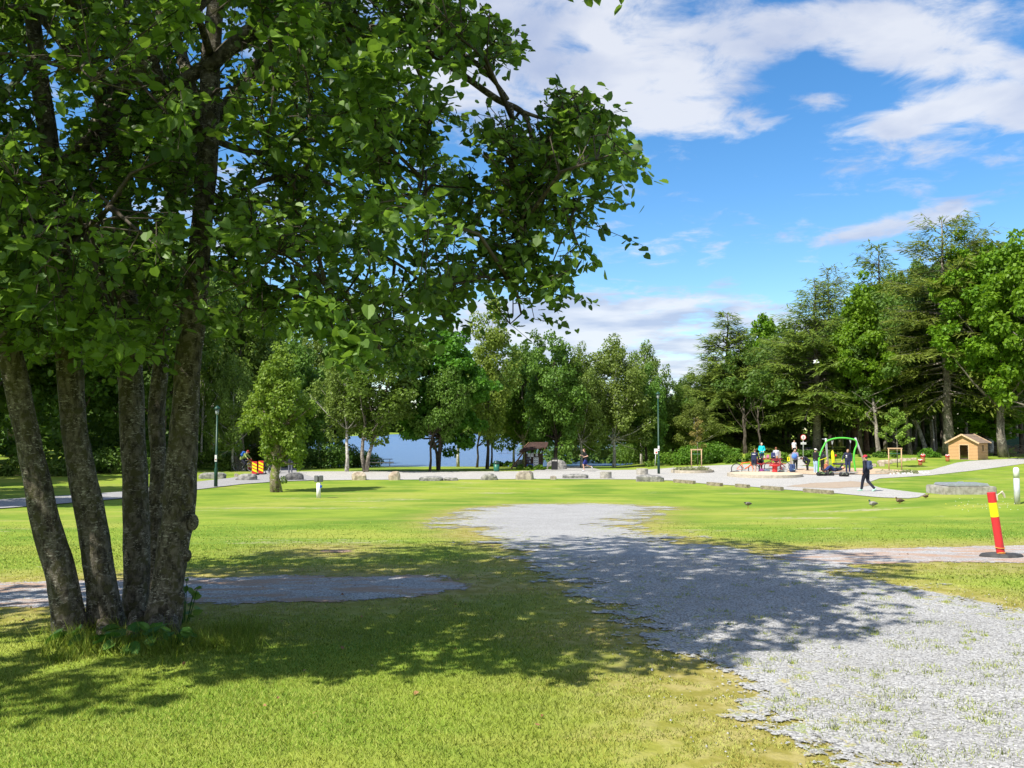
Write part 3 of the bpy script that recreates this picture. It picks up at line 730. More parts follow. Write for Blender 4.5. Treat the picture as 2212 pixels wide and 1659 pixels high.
def bare_trunk(px, yb, px2, yt, wpx, mat, label, bend=0):
    b = G(px, yb); D = b.y; r0 = wpx / 2 / F * D; T_ = at(px2, yt, D + 1)
    t = thing('woodland_tree', label, 'tree', b)
    L = T_ - b; mb = MB(); pts = []; rr = random.Random(px)
    for i in range(9):
        f = i / 8; pts.append(L * f + Vector((bend * math.sin(f * 3.14) * L.length, 0, 0)) + Vector((rr.uniform(-.06, .06) * (i > 0), 0, -.25 * (i == 0))))
    mb.tube(pts, [r0 * (1.45 if i == 0 else 1.1 if i == 1 else 1) * (1 - .45 * i / 8) for i in range(9)], 10, lump=.06, seed=px)
    for j in range(5):
        s0 = pts[4 + j % 4]; mb.tube([s0, s0 + Vector((rr.uniform(-1.5, 1.5), rr.uniform(-1, 1), 1.2)), s0 + Vector((rr.uniform(-2.5, 2.5), rr.uniform(-1, 1), 2.6))], [r0 * .35, r0 * .2, .02], 5, cap=False)
    mb.build('trunk', mat, t, smooth=True)
    r_ = np.random.default_rng(px); top = np.array(L)
    C = top + r_.normal(size=(12, 3)) * np.array([1.2, 1.2, 1.6]) + np.array([0, .8, 2.4]); V, Fc, vv = crown_leaves(r_, C, r_.uniform(.5, .9, 12), 110, .28)
    npmesh('crown', V, Fc, LEAF['dark'], t, {'v': vv})
    return t
bare_trunk(1842, 972, 1862, 872, 17, BARK_WARM, 'thick warm brown twisted trunk behind the nest swing', -.05)
bare_trunk(1872, 974, 1868, 860, 11, BARK_WARM, 'straight warm brown trunk right of the twisted one behind the swing')
bare_trunk(1898, 985, 1886, 860, 9, BARK_GY, 'grey trunk at the wood edge left of the young staked tree')
bare_trunk(1966, 982, 1952, 850, 9, BARK_GY, 'grey trunk just right of the young staked tree')
bare_trunk(2002, 980, 1962, 880, 10, BARK_BR, 'mottled birch trunk leaning left behind the toadstool seats', .03)
bare_trunk(2016, 976, 2010, 850, 7, BARK_BR, 'slim white birch trunk left of the ragged conifer')
bare_trunk(2135, 978, 2150, 880, 16, BARK_BR, 'thick mottled trunk right behind the playhouse roof')
bare_trunk(2180, 968, 2186, 870, 8, BARK_GY, 'thin grey trunk in front of the green board fence')
bare_trunk(1643, 985, 1636, 880, 5, BARK_DK, 'thin trunk in the shade behind the picnic group')
bare_trunk(1610, 980, 1606, 880, 8, BARK_DK, 'dark trunk under the leftmost conifer')
bare_trunk(1700, 972, 1708, 880, 5, BARK_DK, 'slim trunk left of the pale path into the wood')
# far woods: too many trunks to count, one mass each
def far_wood(name, label, xs, ys, h, seed, leaf, n, size, zoff=0):
    r_ = np.random.default_rng(seed); C, RR = [], []
    for i in range(n):
        x = r_.uniform(*xs); y = r_.uniform(*ys); hh = h * r_.uniform(.7, 1.1); z0 = float(tz(x, y)) + zoff
        k = max(3, int(hh / 3.5))
        for j in range(k):
            C.append([x + r_.normal() * 1.2, y + r_.normal() * 1.2, z0 + hh * (j + .6) / k]); RR.append(h * .14 * r_.uniform(.8, 1.3) * (1.2 - .4 * j / k))
    V, Fc, vv = crown_leaves(r_, np.array(C), np.array(RR), 60, size)
    tag(npmesh(name, V, Fc, leaf, None, {'v': vv}), label, 'woods', kind='stuff')
far_wood('far_wood', 'dark mass of woodland behind the trees on the right', (30, 105), (122, 140), 13, 3, LEAF['dark'], 170, .9)
far_wood('far_wood', 'dark mass of woodland behind the trees on the left', (-85, -27), (92, 112), 10, 4, LEAF['dark'], 110, .9)
far_wood('far_wood', 'low wooded bank on the far side of the lake', (-300, 190), (692, 716), 15, 5, LEAF['mid'], 420, 2.6)
far_wood('far_wood', 'strip of shaded thicket behind the trees right of the lake', (4, 32), (92, 108), 7, 6, LEAF['dark'], 60, .6)
far_wood('thicket', 'dark thicket and low boughs under the trees behind the path on the left', (-48, -25), (56, 74), 6.5, 9, LEAF['dark'], 46, .42)
# shrubs
def shrub(name, label, px, yb, wpx, hpx, leaf, seed, size=.16, group=None, depth=None, n=16, npc=130):
    g_ = G(px, yb) if depth is None else GD(px, depth); D = g_.y; r_ = np.random.default_rng(seed)
    W, Hh = wpx / F * D, hpx / F * D
    C = np.stack([r_.uniform(-.42, .42, n) * W, r_.uniform(-.4, .4, n) * min(W, 3.0), r_.uniform(.1, .75, n) * Hh * (1 - .1)], 1)
    C[:, 2] *= 1 - .7 * (np.abs(C[:, 0]) / (W * .5)) ** 2
    V, Fc, vv = crown_leaves(r_, C, r_.uniform(.2, .34, n) * Hh, npc, size)
    t = thing(name, label, 'shrub', g_, 0, group)
    V[:, 2] = np.maximum(V[:, 2], -.1)
    npmesh('foliage', V, Fc, leaf, t, {'v': vv})
    for i in range(5): mb = MB(); mb.tube([(C[i][0] * .4, C[i][1] * .4, -.1), tuple(C[i])], [.03, .012], 4, cap=False); mb.build('stem', BARK_DK, t)
    return t
shrub('leafy_shrub', 'bright green bush under the low tree right of the lamp post', 1440, 1006, 110, 38, LEAF['shrub'], 41)
shrub('leafy_shrub', 'rounded bright bush behind the wooden frame on the square', 1508, 1002, 100, 66, LEAF['shrub'], 42, n=26)
shrub('leafy_shrub', 'tall bright green bush at the left foot of the spreading conifer', 1548, 999, 90, 58, LEAF['shrub'], 43, n=24)
shrub('leafy_shrub', 'low leafy hedge clump left of the woman in turquoise', 1600, 998, 84, 22, LEAF['shrub'], 44)
shrub('leafy_shrub', 'low leafy clump right of the woman in turquoise', 1678, 996, 44, 24, LEAF['shrub'], 45)
shrub('leafy_shrub', 'green undergrowth by the round prohibition sign', 1748, 988, 46, 24, LEAF['mid'], 46)
shrub('leafy_shrub', 'shaded undergrowth behind the tall yellow toy', 1800, 990, 90, 16, LEAF['mid'], 47)
shrub('leafy_shrub', 'low shaded undergrowth behind the boulders right of the swing', 1905, 988, 110, 14, LEAF['mid'], 48)
shrub('leafy_shrub', 'low green clump at the foot of the birch behind the toadstools', 2004, 988, 36, 22, LEAF['shrub'], 49)
shrub('leafy_shrub', 'bright low bush behind the running man', 1310, 1006, 110, 14, LEAF['shrub'], 50)
shrub('leafy_shrub', 'pale flowering bush right behind the notice board', 1196, 1002, 40, 34, LEAF['ash'], 51)
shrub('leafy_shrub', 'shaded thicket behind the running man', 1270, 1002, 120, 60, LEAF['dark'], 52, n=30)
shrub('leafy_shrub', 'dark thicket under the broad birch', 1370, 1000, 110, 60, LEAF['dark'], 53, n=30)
shrub('leafy_shrub', 'green bush by the water between the ash and the maple', 1005, 1006, 40, 30, LEAF['shrub'], 54)
shrub('leafy_shrub', 'bush overhanging the water left of the picnic table', 795, 1008, 60, 40, LEAF['mid'], 55)
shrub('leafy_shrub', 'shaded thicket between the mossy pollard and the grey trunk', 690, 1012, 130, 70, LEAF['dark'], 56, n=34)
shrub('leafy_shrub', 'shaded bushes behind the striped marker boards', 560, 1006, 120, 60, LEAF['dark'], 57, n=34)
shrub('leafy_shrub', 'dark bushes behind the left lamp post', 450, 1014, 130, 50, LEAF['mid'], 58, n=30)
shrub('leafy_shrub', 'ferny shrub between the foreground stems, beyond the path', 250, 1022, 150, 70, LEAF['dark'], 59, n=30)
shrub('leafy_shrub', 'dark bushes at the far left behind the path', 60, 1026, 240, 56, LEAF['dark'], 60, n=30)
shrub('leafy_shrub', 'shoreline bush behind the black litter bin', 1205, 1004, 110, 66, LEAF['mid'], 63, n=34)
shrub('leafy_shrub', 'tall shoreline bush left of the broad birch', 1290, 1002, 120, 74, LEAF['mid'], 64, n=34)
shrub('leafy_shrub', 'tall shoreline bush right of the broad birch', 1390, 1001, 110, 76, LEAF['mid'], 65, n=34)
shrub('leafy_shrub', 'leafy bush at the water just left of the double-trunked tree', 752, 1010, 80, 62, LEAF['dark'], 66, n=30)
shrub('leafy_shrub', 'low overhanging bush at the water behind the slanting trunks', 1150, 1003, 70, 62, LEAF['mid'], 67, n=26)
shrub('leafy_shrub', 'leafy weeds around the foot of the notice board shelter', 1150, 1015, 110, 12, LEAF['shrub'], 61)
shrub('leafy_shrub', 'low green weeds between the two dark shore trees', 1090, 1008, 70, 14, LEAF['shrub'], 62)

# ------------------------------------------------------------------ the many-stemmed tree in front
big = thing('multi_stem_tree', 'large dark leafy tree with five thick lichened stems filling the left foreground', 'tree', G(260, 1345))
O = big.location.copy()
def S3(pts, d0, d1=None):        # stem through seen points at a distance that may change on the way up
    d1 = d1 or d0; n = len(pts)
    return [at(x, y, d0 + (d1 - d0) * i / (n - 1)) - O for i, (x, y) in enumerate(pts)]
def densify(pts, rads, k=5):
    P_, R_ = [], []
    n = len(pts)
    for i in range(n - 1):
        p0, p1, p2, p3 = pts[max(i - 1, 0)], pts[i], pts[i + 1], pts[min(i + 2, n - 1)]
        for j in range(k):
            t = j / k
            P_.append(.5 * ((2 * p1) + (p2 - p0) * t + (2 * p0 - 5 * p1 + 4 * p2 - p3) * t * t + (3 * p1 - p0 - 3 * p2 + p3) * t ** 3)); R_.append(rads[i] + (rads[i + 1] - rads[i]) * t)
    P_.append(pts[-1]); R_.append(rads[-1]); return P_, R_
stems = []
def stem(pts, wid, d0, d1, seed, lump=.035):
    P_ = S3(pts, d0, d1); Rr = [w_ * .93 / 2 / F * d0 for w_ in wid]
    P2, R2 = densify(P_, Rr, 6)
    mb = MB(); mb.tube(P2, R2, 28, lump=lump, seed=seed)
    o = mb.build('stem', BARK_BIG, big, smooth=True); stems.append((P2, R2)); return o
stem([(158, 1385), (150, 1353), (133, 1249), (98, 1124), (71, 999), (50, 895), (30, 803), (10, 700), (-15, 560), (-40, 380), (-70, 180), (-100, -100), (-130, -400)], [92, 76, 64, 58, 54, 50, 50, 48, 45, 40, 34, 26, 16], 6.75, 6.2, 1)
stem([(236, 1385), (230, 1349), (219, 1270), (202, 1145), (176, 1020), (160, 916), (150, 790), (138, 650), (122, 480), (104, 300), (78, 110), (60, -80), (40, -400), (30, -700)], [104, 84, 68, 62, 58, 56, 54, 50, 46, 42, 36, 30, 20, 10], 6.9, 6.7, 2)
stem([(278, 1380), (286, 1332), (296, 1249), (294, 1145), (292, 1020), (285, 916), (282, 790), (278, 640), (266, 480), (256, 300), (262, 120), (270, -80), (270, -400), (290, -750)], [76, 60, 56, 58, 58, 56, 54, 50, 46, 42, 36, 30, 20, 10], 7.15, 7.7, 3)
stem([(322, 1350), (330, 1300), (336, 1210), (338, 1103), (342, 1000), (338, 895), (346, 800), (352, 650), (366, 480), (378, 330), (372, 180), (350, 20), (330, -250), (320, -550)], [46, 42, 38, 37, 36, 38, 36, 36, 34, 34, 30, 26, 18, 10], 7.6, 8.2, 4)
stem([(325, 1400), (348, 1345), (362, 1270), (376, 1166), (388, 1082), (395, 957), (402, 853), (410, 749), (424, 620), (438, 470), (450, 300), (456, 120), (470, -60), (480, -350), (500, -700)], [118, 84, 68, 74, 72, 64, 62, 58, 54, 50, 48, 44, 38, 24, 10], 6.75, 7.0, 5, .045)
# knots and scars on the right-hand stem
for (x, y, rx, rz_) in [(404, 1078, .055, .09), (416, 1128, .05, .07), (398, 1200, .06, .06), (381, 1290, .07, .07), (330, 1370, .09, .07), (352, 1075, .03, .05)]:
    c_ = at(x, y, 6.78) - O; mb = MB(); mb.ell(c_, (rx, rx * .8, rz_), n=14); mb.build('bark_burr', BARK_BIG, big, smooth=True)
mb = MB()
c_ = at(403, 1062, 6.62) - O
ring = [c_ + Vector((math.cos(t) * .045, -.015, math.sin(t) * .13)) for t in np.linspace(0, 6.283, 22)]
mb.tube(ring, .022, 8, cap=False, lump=.1, seed=3); mb.build('bark_scar', BARK_BIG, big, smooth=True)
# root flare
mb = MB()
for (x, y, x2, y2, w_) in [(345, 1330, 300, 1400, 46), (300, 1330, 268, 1392, 40), (360, 1330, 382, 1386, 40), (330, 1340, 330, 1408, 50), (150, 1340, 178, 1382, 36), (140, 1345, 122, 1384, 30), (225, 1350, 205, 1388, 34)]:
    a_ = at(x, y, 6.75) - O; b_ = G(x2 + (x - x2) * .35, y2 - 8) - O; b_.z -= .12; mb.tube([a_, a_.lerp(b_, .5) + Vector((0, .02, .02)), b_], [w_ / 2 / F * 6.7, w_ / 2.2 / F * 6.7, w_ / 3 / F * 6.7], 12, lump=.08, seed=x)
mb.build('root_flare', BARK_BIG, big, smooth=True)
# limbs
limbs = []
def limb(pts, wid, d0, d1, k=4):
    P_ = S3(pts, d0, d1); Rr = [w_ / 2 / F * 6.8 for w_ in wid]; P2, R2 = densify(P_, Rr, k); limbs.append((P2, R2))
limb([(448, 150), (560, 52), (691, 45), (781, 59), (872, 81), (944, 122), (1007, 167), (1075, 215), (1124, 239), (1142, 268), (1150, 330)], [34, 30, 25, 23, 20, 17, 15, 14, 12, 8, 4], 6.9, 6.2)
limb([(872, 81), (930, 95), (998, 117), (1043, 149), (1075, 185), (1097, 214)], [16, 13, 11, 10, 9, 8], 6.45, 6.2)
limb([(1105, 225), (1110, 300), (1114, 350), (1118, 430), (1120, 520), (1110, 620)], [8, 7, 6, 5, 4, 2], 6.2, 6.0)
limb([(1124, 239), (1170, 255), (1230, 262), (1290, 300), (1340, 330), (1385, 325)], [9, 7, 5, 4, 3, 2], 6.2, 6.4)
limb([(1142, 268), (1165, 330), (1190, 400), (1230, 480), (1260, 560)], [8, 6, 5, 4, 2], 6.2, 6.3)
limb([(880, 110), (910, 170), (925, 250), (920, 330), (905, 430)], [9, 8, 6, 5, 3], 6.5, 6.3)
limb([(465, 455), (510, 425), (560, 393), (640, 380), (720, 400), (800, 450)], [20, 16, 13, 10, 8, 5], 6.95, 7.4)
limb([(460, 512), (560, 515), (700, 510), (800, 540), (900, 600), (960, 690)], [14, 11, 9, 8, 6, 3], 6.95, 6.6)
limb([(455, 300), (560, 330), (680, 300), (800, 330), (900, 420), (960, 520)], [18, 14, 12, 10, 7, 4], 7.0, 7.9)
limb([(430, 560), (520, 600), (640, 640), (740, 690), (820, 760)], [14, 12, 9, 7, 3], 7.0, 6.0)
limb([(450, 80), (520, -60), (640, -160), (800, -220), (950, -200)], [26, 22, 18, 12, 6], 7.0, 6.2)
limb([(78, 110), (40, 170), (0, 225), (-60, 260), (-140, 330)], [14, 12, 10, 8, 5], 6.7, 6.0)
limb([(104, 22), (20, 15), (-80, 30), (-200, 80)], [14, 12, 9, 6], 6.7, 6.5)
limb([(276, 600), (230, 560), (170, 520), (90, 520), (0, 560)], [12, 10, 8, 6, 3], 7.4, 6.0)
limb([(424, 620), (380, 560), (330, 500), (250, 470), (180, 500)], [12, 10, 8, 6, 3], 6.8, 5.4)
limb([(450, 300), (400, 230), (330, 160), (240, 120), (160, 150)], [14, 11, 9, 7, 3], 6.9, 5.2)
limb([(456, 120), (420, 20), (350, -100), (250, -200)], [18, 14, 10, 6], 6.9, 5.0)
limb([(138, 650), (60, 600), (-20, 600), (-120, 650)], [12, 9, 7, 4], 6.7, 5.8)
def wl_(p): return Vector(p) - O
for q_ in ([(-6.0, 4.8, 5.2)], [(-7.4, 3.6, 5.4)], [(-6.4, 3.0, 4.6)], [(-8.0, 5.2, 4.8)]):
    e_ = Vector(q_[0]) - O; s0 = stems[0][0][int(len(stems[0][0]) * .78)]; mid = s0.lerp(e_, .5) + Vector((0, 0, .5)); P2, R2 = densify([s0, s0.lerp(mid, .5) + Vector((0, 0, .15)), mid, mid.lerp(e_, .55), e_], [.08, .065, .05, .035, .012], 4); limbs.append((P2, R2))
for i in range(26):       # boughs of the upper crown, above the picture
    rr = random.Random(100 + i); an = i * 2.399; ctr = Vector((-3.1, 7.0, 0)) - O
    st, sr = stems[i % 5]; s0 = st[int(len(st) * rr.uniform(.62, .95))]
    rad_ = rr.uniform(2.0, 3.9); e_ = Vector((ctr.x + math.cos(an) * rad_, ctr.y + math.sin(an) * rad_, rr.uniform(4.4, 8.6)))
    mid = s0.lerp(e_, .5) + Vector((0, 0, .35)); q = [s0, s0.lerp(mid, .5) + Vector((0, 0, .1)), mid, mid.lerp(e_, .55), e_]
    P2, R2 = densify(q, [.07, .055, .045, .03, .012], 4); limbs.append((P2, R2))
mbL = MB()
for P2, R2 in limbs: mbL.tube(P2, R2, 9, lump=.06, seed=len(P2))
mbL.build('limbs', BARK_BIG, big, smooth=True)
# leafy twigs: seen outline of the crown
outline = [(-400, -200), (985, -200), (985, 5), (1010, 40), (1060, 38), (1095, 48), (1132, 85), (1120, 140), (1085, 165), (1060, 150), (1035, 130), (1015, 165), (990, 140), (960, 170), (985, 210), (1000, 240), (985, 262), (960, 235), (940, 260), (948, 330), (985, 345), (1000, 370),
           (1030, 285), (1060, 265), (1120, 285), (1145, 300), (1175, 250), (1190, 255), (1210, 215), (1245, 195), (1290, 225), (1325, 245), (1335, 290), (1370, 330), (1405, 315), (1390, 370), (1345, 400), (1330, 440), (1365, 450), (1372, 500), (1352, 560), (1325, 520), (1300, 560),
           (1315, 620), (1275, 590), (1245, 560), (1235, 640), (1240, 685), (1205, 700), (1160, 690), (1178, 740), (1150, 790), (1100, 765), (1075, 700), (1085, 640), (1065, 560), (1040, 610), (1000, 620), (975, 680), (990, 720), (940, 745), (905, 800), (870, 812), (835, 800), (800, 765), (765, 790), (730, 770), (715, 700),
           (680, 680), (650, 725), (600, 700), (560, 745), (520, 738), (500, 690), (470, 720), (430, 700), (400, 745), (350, 780), (300, 760), (240, 800), (190, 770), (120, 800), (60, 780), (0, 800), (-400, 820)]
rt = np.random.default_rng(99)
cent = []
ox = np.array([p[0] for p in outline]); oy = np.array([p[1] for p in outline])
gaps = [(500, 330, 70, 42), (560, 400, 50, 30), (640, 360, 34, 18), (585, 470, 60, 16), (470, 300, 30, 40), (700, 470, 34, 22), (600, 560, 55, 20), (880, 330, 34, 30), (1015, 330, 26, 40), (860, 560, 24, 26), (770, 560, 26, 22), (1050, 470, 24, 22), (905, 690, 30, 22), (560, 250, 30, 40), (250, 640, 36, 30), (190, 690, 40, 20), (700, 200, 22, 22), (740, 700, 36, 24), (620, 650, 36, 18), (500, 640, 34, 22), (60, 660, 40, 26), (120, 60, 34, 18), (350, 300, 16, 30), (980, 560, 20, 30), (1190, 560, 18, 30)]
par = None
while len(cent) < 3100:
    if par is None or rt.random() < .13:
        par = (rt.uniform(-350, 1400), rt.uniform(-60, 815), rt.normal(0, 1))
        if not inpoly(np.array([par[0]]), np.array([par[1]]), outline)[0]: par = None; continue
    x = par[0] + rt.normal(0, 42); y = par[1] + rt.normal(0, 34)
    if not inpoly(np.array([x]), np.array([y]), outline)[0]: continue
    if any(((x - gx_) / rx_) ** 2 + ((y - gy_) / ry_) ** 2 < 1 for gx_, gy_, rx_, ry_ in gaps) and rt.random() < .93: continue
    if x > 900 and rt.random() < .12: continue
    onE = abs(x - np.interp(y, [0, 300, 620, 850], [455, 448, 424, 404])) < 40; onB = y < 700 and abs(x - np.interp(y, [0, 300, 700], [68, 104, 142])) < 26; onC = y < 700 and abs(x - np.interp(y, [0, 300, 700], [265, 256, 280])) < 22
    if x > 1000: dep = 6.2 + par[2] * .35 + rt.normal(0, .2)
    elif y > 620: dep = 6.3 + par[2] * .9 + rt.normal(0, .22)
    else: dep = 6.7 + par[2] * 1.2 + rt.normal(0, .25)
    dep = min(max(dep, 4.4), 9.6)
    if dep < 7.2 and ((onE and rt.random() < .97) or (onB and rt.random() < .8) or (onC and rt.random() < .6)): continue
    cent.append(np.array(at(x, y, dep)))
nvis = len(cent)
while len(cent) < nvis + 1750:
    d = unit(rt.normal(size=3)) * rt.uniform(.1, 1) ** .33
    p = np.array([-3.1, 7.0, 6.0]) + d * np.array([4.3, 4.3, 3.6])
    if p[2] < 2.6: continue
    px, py = proj(p[None]); px, py = px[0], py[0]
    if py > -25 and px > -30: continue
    if rt.random() < .25 * max(0, d[0]): continue
    ldx = p[0] - sd.x / sd.z * p[2]; ldy = p[1] - sd.y / sd.z * p[2]
    if ldx / ldy > (1860 + 150 * rt.normal() - CX) / F: continue
    cent.append(p)
for _ in range(520):        # leaning boughs of the far left side, outside the picture, that shade the lower left lawn
    d = unit(rt.normal(size=3)) * rt.uniform(.1, 1) ** .33; p = np.array([-6.6, 4.3, 5.0]) + d * np.array([2.6, 2.5, 1.8])
    px, py = proj(p[None]); px, py = px[0], py[0]
    if px > -60 and p[1] > 0: continue
    cent.append(p)
cent = np.array(cent) - np.array(O)
skel = [];
for P2, R2 in limbs: skel += [tuple(p) for p in P2[2:]]
for P2, R2 in stems: skel += [tuple(p) for p in P2[len(P2) // 2:]]
skel = np.array(skel)
# branchlets: a third of the twigs' feet are first joined to the limbs, the rest to those
sub = rt.choice(len(cent), 520, replace=False); mbT = MB(); node = []
for i in sub:
    c_ = cent[i]; d2 = ((skel - c_) ** 2 * np.array([1, 1, .5])).sum(1) + np.where(skel[:, 2] < c_[2] - .1, .0, .05); s0 = skel[d2.argmin()]
    a_, b_ = Vector(s0), Vector(c_); L = (b_ - a_).length
    if L > 1.5 or (i >= nvis and L > .9): continue
    mid = a_.lerp(b_, .5) + Vector((rt.normal() * .05, rt.normal() * .05, .12 * L)) ; m2 = a_.lerp(b_, .8) + Vector((rt.normal() * .05, 0, .05 * L))
    mbT.tube([a_, mid, m2, b_], [.012 + .006 * L, .010 + .003 * L, .007, .004], 5, cap=False)
    for q in np.linspace(.3, 1, 5): node.append(np.array(a_.lerp(mid, q * 2) if q < .5 else mid.lerp(b_, q * 2 - 1)))
node = np.array(node)
P, Nn, A, S, Vv = [], [], [], [], []
for ci, c_ in enumerate(cent):
    d2 = ((node - c_) ** 2).sum(1); s0 = node[d2.argmin()]
    out_ = c_ - (np.array([-3.1, 7.0, c_[2] + O.z]) - np.array(O)); out_[2] = 0
    dirn = unit((unit(out_[None])[0] * .6 + rt.normal(size=3) * .5 + np.array([0, 0, -.45]))[None])[0]
    L = rt.uniform(.22, .42); c_ = c_ - dirn * L * .55; tip = c_ + dirn * L
    if (ci < nvis or ci % 2) and d2.min() < .35: mbT.tube([Vector(s0), Vector(s0).lerp(Vector(c_), .5) + Vector(rt.normal(size=3) * .04) + Vector((0, 0, .03)), Vector(c_), Vector(tip)], [.005, .004, .003, .0015], 4, cap=False)
    n = int(rt.integers(12, 20)) if ci < nvis else 11
    q = np.linspace(0, 1, n); pos = c_ + dirn * L * q[:, None] + rt.normal(size=(n, 3)) * .035
    sidev = np.cross(dirn, [0, 0, 1]); sg = np.where(np.arange(n) % 2, 1, -1)[:, None]
    ax = unit(sidev * sg * .8 + dirn * .5 + np.array([0, 0, -.55]) + rt.normal(size=(n, 3)) * .4)
    nr = unit(np.array([0, -.15, .8]) + rt.normal(size=(n, 3)) * .55)
    P.append(pos); A.append(ax); Nn.append(nr); S.append(rt.uniform(.034, .078, n) * (1 if ci < nvis else 1.5)); Vv.append(np.clip(rt.normal(.40, .2, n) + rt.normal(0, .24), 0, 1))
P, A, Nn, S, Vv = map(np.concatenate, (P, A, Nn, S, Vv))
V, Fc, k = leaves_geo(P, Nn, A, S, 'round')
mbT.build('twigs', BARK_DK, big, smooth=True)
npmesh('crown', V, Fc, LEAF['fore'], big, {'v': np.repeat(Vv, k)})
# weeds round the stems
P, A, Nn, S = [], [], [], []
def weeds(name, label, px, py, n, spread, hgt, size, seed, leaf=LEAF['weed'], shape='round'):
    r_ = np.random.default_rng(seed); g_ = G(px, py); t = thing(name, label, 'plant', g_)
    a_ = r_.uniform(0, 6.28, n); rad_ = spread * r_.uniform(0, 1, n) ** .6
    pos = np.stack([np.cos(a_) * rad_, np.sin(a_) * rad_, r_.uniform(.03, hgt, n)], 1)
    ax = unit(np.stack([np.cos(a_), np.sin(a_), r_.uniform(-.4, .5, n)], 1) + r_.normal(size=(n, 3)) * .3); nr = unit(np.array([0, -.3, 1]) + r_.normal(size=(n, 3)) * .4)
    V, Fc, k = leaves_geo(pos, nr, ax, size * r_.uniform(.6, 1.3, n), shape); npmesh('leaves', V, Fc, leaf, t, {'v': np.repeat(r_.uniform(0, 1, n), k)})
    mb = MB()
    for i in range(0, n, 2): mb.tube([(pos[i][0] * .3, pos[i][1] * .3, -.02), tuple(pos[i])], [.004, .003], 4, cap=False)
    mb.build('stalks', LEAF['weed'], t)
weeds('broadleaf_weed', 'broad green weed leaves at the foot of the leftmost stem', 195, 1390, 12, .20, .10, .13, 1)
weeds('broadleaf_weed', 'broad weed leaves in front of the middle stems', 280, 1396, 11, .2, .10, .12, 2)
weeds('leafy_sprout', 'light green sprout right of the foreground stems', 398, 1345, 26, .11, .34, .06, 3, LEAF['mid'])
weeds('leafy_sprout', 'low dark sprout at the foot of the rightmost stem', 372, 1396, 26, .18, .14, .06, 4)
#PART3
# ------------------------------------------------------------------ grass and loose stones
def field_dist(x, y):
    d = np.full(x.shape, -99.)
    for p_ in allp: d = np.maximum(d, polydist(x, y, p_))
    return d
rg = np.random.default_rng(21)
bands = [(3.2, 5.5, 10500, .0034, .024), (5.5, 8.5, 4600, .0052, .022), (8.5, 13, 1000, .0085, .022), (13, 20, 260, .013, .020)]
P, A, Nn, S, W_, Vv = [], [], [], [], [], []
for y0, y1, den, wd, ln in bands:
    hw = .66 * y1 + 1.0; n = int((y1 - y0) * 2 * hw * den)
    x = rg.uniform(-hw, hw, n); y = rg.uniform(y0, y1, n)
    keep = np.abs(x) < .66 * y + 1.0; x, y = x[keep], y[keep]
    d = field_dist(x, y); pr = np.clip(.42 - d * .55, 0, 1)
    cl = (np.sin(x * 9 + np.sin(y * 7) * 2) * np.sin(y * 11 + np.sin(x * 5) * 2)) * .5 + .5
    keep = rg.random(len(x)) < np.where(pr < 1, np.clip(pr * 1.2 * (cl > 1 - pr), 0, 1) * .8, 1) * (1 if y1 < 20 else np.clip((20 - y) / 7, 0, 1)); keep &= d < .75
    x, y, d = x[keep], y[keep], d[keep]; n = len(x)
    z = tz(x, y)
    P.append(np.stack([x, y, z], 1)); an = rg.uniform(0, 6.28, n); lean_ = rg.uniform(.15, 1.0, n)
    A.append(unit(np.stack([np.cos(an) * lean_, np.sin(an) * lean_, np.ones(n)], 1))); a2 = rg.uniform(0, 6.28, n)
    Nn.append(unit(np.stack([np.cos(a2), np.sin(a2), np.full(n, .4)], 1))); S.append(ln * rg.uniform(.5, 1.4, n) * np.where(d > -.8, .75, 1)); W_.append(np.full(n, wd))
    patch = np.sin(x * 1.1 + 2 * np.sin(y * .7)) * np.sin(y * 1.3 + 1.5 * np.sin(x * .9)) * .5 + .5
    Vv.append(np.clip(rg.normal(.30, .16, n) + .3 * patch + np.clip((d + 1.3) / 1.3, 0, 1) * .45, 0, 1))
# tall tufts round the stems and small tufts on the gravel
def tuft(xc, yc, n, sp, ln, v):
    x = xc + rg.normal(0, sp, n); y = yc + rg.normal(0, sp * .7, n); P.append(np.stack([x, y, tz(x, y)], 1)); an = rg.uniform(0, 6.28, n); l_ = rg.uniform(.1, .8, n)
    A.append(unit(np.stack([np.cos(an) * l_, np.sin(an) * l_, np.ones(n)], 1))); a2 = rg.uniform(0, 6.28, n); Nn.append(unit(np.stack([np.cos(a2), np.sin(a2), np.full(n, .4)], 1)))
    S.append(ln * rg.uniform(.5, 1.4, n)); W_.append(np.full(n, .005 if ln > .06 else .006)); Vv.append(np.clip(rg.normal(v, .15, n), 0, 1))
for i in range(120):
    px = rg.uniform(110, 560); py = rg.normal(1398, 18) - max(0, px - 400) * .12; g_ = G(px, py); tuft(g_.x, g_.y, 26, .06, .13 if px < 450 else .10, .2)
k = 0
while k < 330:
    px = rg.uniform(1100, 2212); py = rg.uniform(1100, 1659); g_ = G(px, py)
    if g_.y > 16 or polydist(np.array([g_.x]), np.array([g_.y]), track)[0] < .1: continue
    k += 1; tuft(g_.x, g_.y, int(rg.integers(10, 60)), rg.uniform(.015, .07), .032, .55)
P, A, Nn, S, W_, Vv = map(np.concatenate, (P, A, Nn, S, W_, Vv))
side = unit(np.cross(A, Nn)); n = len(P)
V = np.stack([P + side * W_[:, None] * .5, P - side * W_[:, None] * .5, P + A * S[:, None] + np.stack([A[:, 0], A[:, 1], np.zeros(n)], 1) * S[:, None] * .3], 1).reshape(-1, 3)
Fc = np.arange(n * 3).reshape(-1, 3)
m = leafmat('grass_blades', (.17, .29, .022), (.58, .60, .16), .35, .1)
tag(upnormals(npmesh('grass', V, Fc, m, None, {'v': np.repeat(Vv, 3)}, smooth=True)), 'short mown grass blades with yellowed patches by the gravel', 'grass', kind='stuff')
